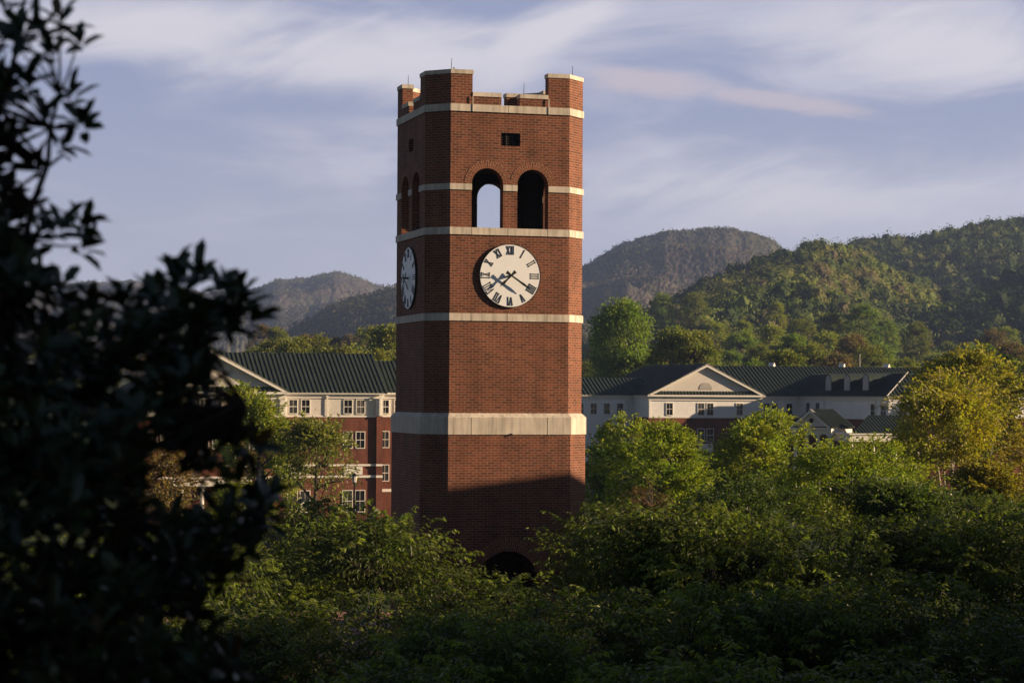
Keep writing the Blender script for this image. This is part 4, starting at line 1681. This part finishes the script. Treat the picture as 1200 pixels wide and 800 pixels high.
def woods(name, cols, s1, s2):
    mat = bpy.data.materials.new(name)
    nt, b, N, L = nodes_of(mat)
    tc = N('ShaderNodeTexCoord')
    n1 = N('ShaderNodeTexNoise')
    n1.inputs['Scale'].default_value = s1
    n1.inputs['Detail'].default_value = 5
    n2 = N('ShaderNodeTexNoise')
    n2.inputs['Scale'].default_value = s2
    n2.inputs['Detail'].default_value = 2
    L(tc.outputs['Object'], n1.inputs['Vector'])
    L(tc.outputs['Object'], n2.inputs['Vector'])
    ad = N('ShaderNodeMath')
    ad.operation = 'MULTIPLY_ADD'
    L(n2.outputs[0], ad.inputs[0])
    ad.inputs[1].default_value = .9
    sb = N('ShaderNodeMath')
    sb.operation = 'SUBTRACT'
    L(n1.outputs[0], sb.inputs[0])
    sb.inputs[1].default_value = .45
    L(sb.outputs[0], ad.inputs[2])
    rp = N('ShaderNodeValToRGB')
    e = rp.color_ramp.elements
    while len(e) < len(cols):
        e.new(.5)
    for i, c in enumerate(cols):
        e[i].position = .18 + .64 * i / (len(cols) - 1)
        e[i].color = (*c, 1)
    L(ad.outputs[0], rp.inputs[0])
    L(rp.outputs[0], b.inputs['Base Color'])
    set_in(b, Roughness=.95, Specular_IOR_Level=.03)
    return mat


SOILB = woods('bare_woods', [(.030, .032, .030), (.058, .050, .048), (.088, .070, .064), (.058, .070, .038), (.098, .080, .066)], .006, .13)


def ico():
    import bmesh
    bm = bmesh.new()
    bmesh.ops.create_icosphere(bm, subdivisions=2, radius=1.0)
    v = np.array([tuple(x.co) for x in bm.verts])
    f = np.array([[x.index for x in q.verts] for q in bm.faces])
    bm.free()
    return v, f


ICO_V, ICO_F = ico()


def forest(name, hill, n, seed, size, per, q, palette, tlo=.0, thi=1.02, label=None, tallness=1.0, ridge=0, solid=True):
    """far woodland as one mass: every crown a lumpy rounded head with small leaf faces round it, standing on the hill"""
    g = np.random.default_rng(seed)
    # even spacing: a jittered grid over the slope
    span = (hill.px[-1] - hill.px[0]) / FPX * hill.Dr * .8
    nx = max(2, int(math.sqrt(n * span / ((hill.Dr - hill.Db) * (thi - tlo)))))
    ny = max(2, n // nx)
    gx, gt = np.meshgrid(np.arange(nx), np.arange(ny), indexing='ij')
    gx = gx + .5 * (gt % 2) + g.uniform(-.33, .33, gx.shape)
    gt = gt + g.uniform(-.33, .33, gx.shape)
    px = hill.px[0] + (hill.px[-1] - hill.px[0]) * gx.ravel() / nx
    t = np.clip(tlo + (thi - tlo) * gt.ravel() / ny, tlo, thi)
    if ridge:
        px = np.concatenate([px, g.uniform(hill.px[0], hill.px[-1], ridge)])
        t = np.concatenate([t, g.uniform(.97, 1.01, ridge)])
    d = hill.Db + (hill.Dr - hill.Db) * t
    z = hill.h(px, d)
    ok = (z > -2.6) & (px < 1290) & (px > -60)
    px, d, z, t = px[ok], d[ok], z[ok], t[ok]
    n = len(px)
    x = (px - 600) / FPX * d
    r = size * g.uniform(.65, 1.35, n)
    hgt = r * g.uniform(.85, 1.2, n) * tallness
    f = .5 + .5 * np.sin(x / (size * 9) + 2 * np.sin(d / (size * 14)) + seed) * np.sin(d / (size * 16) + 1.3 * np.sin(x / (size * 11)))
    pal = np.array(palette)
    ci = np.clip(((f * .75 + g.normal(size=n) * .28 + .12) * len(pal)).astype(int), 0, len(pal) - 1)
    base = pal[ci] * g.uniform(.82, 1.2, n)[:, None]
    cen = np.stack([x, d, z + hgt * (.6 if solid else .15)], -1)
    dim = np.stack([r, r, hgt], -1)
    VV, FF, TT, off = [], [], [], 0

    def lump(dirs):
        a, b, c = px[:, None], d[:, None], z[:, None]
        return (1 + .16 * np.sin(dirs[..., 0] * 4.1 + a) + .16 * np.sin(dirs[..., 1] * 4.3 + b) + .14 * np.sin(dirs[..., 2] * 4.7 + c)
                + .10 * np.sin(dirs[..., 0] * 9 + b) * np.sin(dirs[..., 2] * 8 + a))
    if solid:
        dirs = np.broadcast_to(ICO_V[None], (n, len(ICO_V), 3))
        lm = lump(dirs) * .70 + g.normal(size=(n, len(ICO_V))) * .075
        P = cen[:, None] + dirs * lm[..., None] * dim[:, None]
        VV.append(P.reshape(-1, 3))
        TT.append((base[:, None] * g.uniform(.75, 1.0, (n, len(ICO_V), 1))).reshape(-1, 3))
        tri = (np.arange(n)[:, None, None] * len(ICO_V) + ICO_F[None]).reshape(-1, 3)
    dirs = unit(g.normal(size=(n, per, 3)))
    dirs[..., 2] = np.abs(dirs[..., 2]) - .3
    dirs = unit(dirs)
    C = cen[:, None] + dirs * (lump(dirs) * .9 + g.normal(size=(n, per)) * .10)[..., None] * dim[:, None]
    Nn = unit(dirs + g.normal(size=dirs.shape) * .25)
    tg = unit(np.cross(Nn, g.normal(size=dirs.shape)))
    L_ = q * r[:, None] * g.uniform(.6, 1.4, (n, per))
    tint = base[:, None, :] * g.uniform(.82, 1.18, (n, per, 1))
    N_ = n * per
    tg = tg.reshape(N_, 3)
    C = C.reshape(N_, 3) - tg * L_.reshape(N_, 1) * .5
    S = np.cross(tg, Nn.reshape(N_, 3)) * L_.reshape(N_, 1) * .42
    T = tg * L_.reshape(N_, 1)
    Q = np.stack([C, C + T * .5 + S, C + T, C + T * .5 - S], 1)
    nv0 = len(VV[0]) if solid else 0
    VV.append(Q.reshape(-1, 3))
    TT.append(np.repeat(tint.reshape(N_, 1, 3), 4, 1).reshape(-1, 3))
    quad = nv0 + np.arange(N_ * 4).reshape(-1, 4)
    V = np.concatenate(VV).astype(np.float32)
    li, st = [], []
    if solid:
        li.append(tri.ravel())
        st.append(np.arange(len(tri)) * 3)
        l0 = len(tri) * 3
    else:
        l0 = 0
    li.append(quad.ravel())
    st.append(l0 + np.arange(N_) * 4)
    li, st = np.concatenate(li).astype(np.int32), np.concatenate(st).astype(np.int32)
    me = bpy.data.meshes.new(name)
    me.vertices.add(len(V))
    me.vertices.foreach_set('co', V.ravel())
    me.loops.add(len(li))
    me.loops.foreach_set('vertex_index', li)
    me.polygons.add(len(st))
    me.polygons.foreach_set('loop_start', st)
    me.polygons.foreach_set('use_smooth', [False] * len(me.polygons))
    me.update(calc_edges=True)
    ca = me.color_attributes.new('tint', 'FLOAT_COLOR', 'POINT')
    tt = np.ones((len(V), 4), np.float32)
    tt[:, :3] = np.concatenate(TT)
    ca.data.foreach_set('color', tt.ravel())
    me.materials.append(MAT['hillleaf'])
    o = bpy.data.objects.new(name, me)
    COL.objects.link(o)
    return tag(o, label, 'woodland', None, 'stuff')


SPRING = [(.040, .060, .020), (.065, .090, .026), (.095, .122, .030), (.130, .150, .034), (.150, .148, .045), (.125, .105, .060), (.075, .095, .03)]
DARKG = [(.022, .036, .015), (.034, .052, .018), (.050, .072, .022), (.072, .094, .026), (.095, .104, .034), (.04, .058, .02)]
BARE = [(.070, .060, .060), (.086, .072, .066), (.058, .060, .044), (.098, .080, .066), (.070, .078, .042), (.052, .052, .048), (.062, .084, .036)]

H4 = Hill([(930, 330), (960, 320), (985, 306), (1010, 293), (1060, 293), (1100, 283), (1150, 274), (1200, 268), (1250, 270), (1330, 320)], 1750, 800, 4, 22, 300, .95)
H3 = Hill([(690, 420), (765, 371), (800, 355), (850, 332), (900, 312), (950, 300), (985, 303), (1010, 313), (1050, 332), (1100, 355), (1140, 378), (1175, 402), (1215, 428)], 1250, 640, 3, 16, 190, 1.0)
H2 = Hill([(560, 400), (620, 345), (683, 309), (700, 299), (720, 289), (750, 278), (780, 271), (820, 266), (850, 268), (880, 274), (905, 284), (925, 296), (960, 298), (1020, 291), (1050, 297), (1150, 340), (1300, 380)], 3000, 1750, 2, 52, 420, 1.0)
H1 = Hill([(-260, 310), (-100, 320), (60, 338), (105, 331), (147, 332), (182, 336), (240, 344), (301, 341), (322, 332), (350, 327), (392, 321), (413, 325), (441, 338), (462, 345), (520, 355), (640, 400)], 4300, 2300, 1, 60, 560, 1.05)
H6 = Hill([(640, 376), (690, 352), (715, 341), (735, 336), (760, 343), (785, 364), (805, 384)], 2300, 1750, 6, 8, 200, 1.0)
H5 = Hill([(290, 420), (330, 398), (371, 374), (410, 355), (462, 340), (520, 330), (600, 330), (700, 380)], 2300, 1200, 5, 20, 420, 1.0)
for nm, hl, mt, nx, ny, cp in (('mountain', H1, SOILB, 520, 280, 4.0), ('mountain', H2, SOILB, 480, 260, 3.6), ('hill', H5, SOILB, 300, 180, 3.6), ('hill', H6, SOILB, 120, 80, 3.2), ('hill', H4, SOIL, 90, 50, 0), ('hill', H3, SOIL, 90, 50, 0)):
    hl.build(nm, mt, nx, ny, cp)
forest('woodland', H3, 3000, 31, 4.8, 120, .19, SPRING, .08, 1.01, 'spring green woodland covering the round hill behind the right hall', ridge=60)
forest('woodland', H4, 2600, 41, 6.0, 100, .19, DARKG, .1, 1.02, 'dark green woodland on the high slope at the right edge', ridge=70)
forest('woodland', H2, 9000, 21, 3.9, 12, .55, BARE, .02, 1.005, 'brown bare woodland on the big mountain right of the tower', ridge=1100, tallness=1.0, solid=False)
forest('woodland', H1, 9000, 11, 4.8, 11, .55, BARE, .02, 1.005, 'hazy brown woodland on the far mountain left of the tower', ridge=900, tallness=1.0, solid=False)
forest('woodland', H5, 2200, 51, 5.4, 16, .5, [(.03, .034, .022), (.045, .045, .03), (.06, .052, .04)], .02, 1.02, 'dark woodland on the ridge that falls leftwards behind the tower', ridge=90, solid=False)

# individual trees along the foot of the hills
VG = 'trees along the foot of the hills'
tp = [
    make_tree('valley_tree', 101, 22, 5.2, 16.0, 150, 8000, .46, .36, label='rounded tree', group=VG, color=(.07, .085, .02), trunk_r=.35, spread=.85, hollow=.6, twig=.05, mat=MAT['hillleaf'], droop=.1),
    make_tree('valley_tree', 102, 25, 4.6, 19.5, 150, 8000, .46, .36, label='upright tree', group=VG, color=(.06, .08, .02), trunk_r=.35, spread=.8, hollow=.6, twig=.05, mat=MAT['hillleaf'], droop=.1),
    make_tree('valley_tree', 103, 20, 6.0, 15.0, 150, 8000, .46, .36, label='broad tree', group=VG, color=(.08, .075, .03), trunk_r=.35, spread=.9, hollow=.6, twig=.05, mat=MAT['hillleaf'], droop=.1),
]
SHAPES = ('rounded', 'upright', 'broad')
TONES = [('fresh green', (.110, .150, .032)), ('olive', (.120, .132, .036)), ('yellow green', (.155, .170, .034)), ('brown budding', (.115, .088, .050)), ('dark green', (.040, .062, .022))]
gv = random.Random(9)
first = [True] * 3
rows = []
for k in range(96):
    rows.append((686 + k * 5.5 + gv.uniform(-6, 6), (410, 470, 560, 660, 760, 860)[k % 6] + gv.uniform(-30, 30), 'behind the right hall roof'))
for k in range(40):
    rows.append((296 + k * 4.4 + gv.uniform(-4, 4), (430, 560, 700, 850)[k % 4] + gv.uniform(-40, 40), 'behind the left hall roof'))
for k in range(14):
    rows.append((50 + k * 18 + gv.uniform(-6, 6), gv.uniform(480, 900), 'in the valley seen past the dark evergreen'))


def valley_z(px, D):
    z = -3.0
    for hl in (H3, H4, H5):
        if hl.px[0] < px < hl.px[-1] and D > hl.Db:
            z = max(z, float(hl.h(px, D)))
    # the valley floor climbs gently towards the hills
    return max(z, -3.0 + max(0, D - 420) * .035)


for px, D, where in rows:
    i = gv.randrange(3)
    tn, colr = gv.choice(TONES[:3] + TONES[:4] if 'right' in where else TONES[1:] + TONES[1:2])
    H0 = (22, 25, 20)[i]
    zg = valley_z(px, D)
    p = Vector(((px - 600) / FPX * D, D, zg))
    s = gv.uniform(.75, 1.15)
    sx = s * gv.uniform(.9, 1.15)
    f = gv.uniform(.8, 1.2)
    c = tuple(v * f for v in colr)
    lab = '%s %s woodland tree %s' % (SHAPES[i], tn, where)
    loc, rz, sc = (p.x, D, zg - .3), gv.uniform(0, 6.28), (sx, sx, s)
    if first[i]:
        first[i] = False
        t = tp[i]
        t.location, t.rotation_euler, t.scale = loc, (0, 0, rz), sc
        t['label'] = lab
        PARTS[t.name][1].color = (*c, 1)
    else:
        copy_thing(tp[i], loc, rz, sc, lab, None, c)
# the big broad one right of the tower
p = at(724, 352, 400)
t = make_tree('valley_tree', 111, p.z + 3, 6.9, 19.5, 420, 17000, .42, .30, label='big full olive green tree rising right beside the tower above the low link roof', cat='tree',
              color=(.115, .155, .030), trunk_r=.45, spread=1.05, hollow=.5, twig=.04)
t.location = (p.x, 400, -3)
t.scale = (1, 1, (p.z + 3) / TOP[t.name])

# ------------------------------------------------------------------ lamp posts
def lamp_post(px, py, D, label):
    p = at(px, py, D)
    zg = ground_z(p.x, D)
    H = p.z - zg
    root = empty('street_lamp', (p.x, D, zg), 0, label, 'street lamp', 'lamp posts on the lawn')
    b = MB()
    b.tube([(0, 0, 0), (0, 0, .5)], .14, .09, 10)
    b.tube([(0, 0, .5), (0, 0, H - .75)], .065, .05, 8)
    b.tube([(0, 0, H - .75), (0, 0, H - .68)], .16, .16, 10)
    b.build('post', MAT['black'], root)
    l = MB()
    l.tube([(0, 0, H - .68), (0, 0, H - .25)], .13, .19, 8)
    l.build('lantern', MAT['lampglass'], root)
    c = MB()
    c.tube([(0, 0, H - .25), (0, 0, H - .08)], .24, .05, 8)
    c.tube([(0, 0, H - .08), (0, 0, H)], .03, .01, 6)
    c.build('cap', MAT['black'], root)


lamp_post(415.5, 553, 152, 'slim black lamp post before the brick wall close to the tower')
lamp_post(353, 582, 118, 'slim black lamp post beneath the sparse twiggy tree')

# ------------------------------------------------------------------ haze
HAZE = 0.00009
hz = MB()
hz.box(-5800, 5800, -700, 7200, -7.0, 420.0)
hm = bpy.data.materials.new('haze')
hm.use_nodes = True
nt = hm.node_tree
nt.nodes.clear()
out = nt.nodes.new('ShaderNodeOutputMaterial')
pv = nt.nodes.new('ShaderNodeVolumePrincipled')
pv.inputs['Color'].default_value = (.42, .58, 1.0, 1)
pv.inputs['Density'].default_value = HAZE
pv.inputs['Anisotropy'].default_value = 0.2
nt.links.new(pv.outputs[0], out.inputs['Volume'])
tag(hz.build('haze', hm), 'thin lavender air over the valley', None, None, 'stuff')
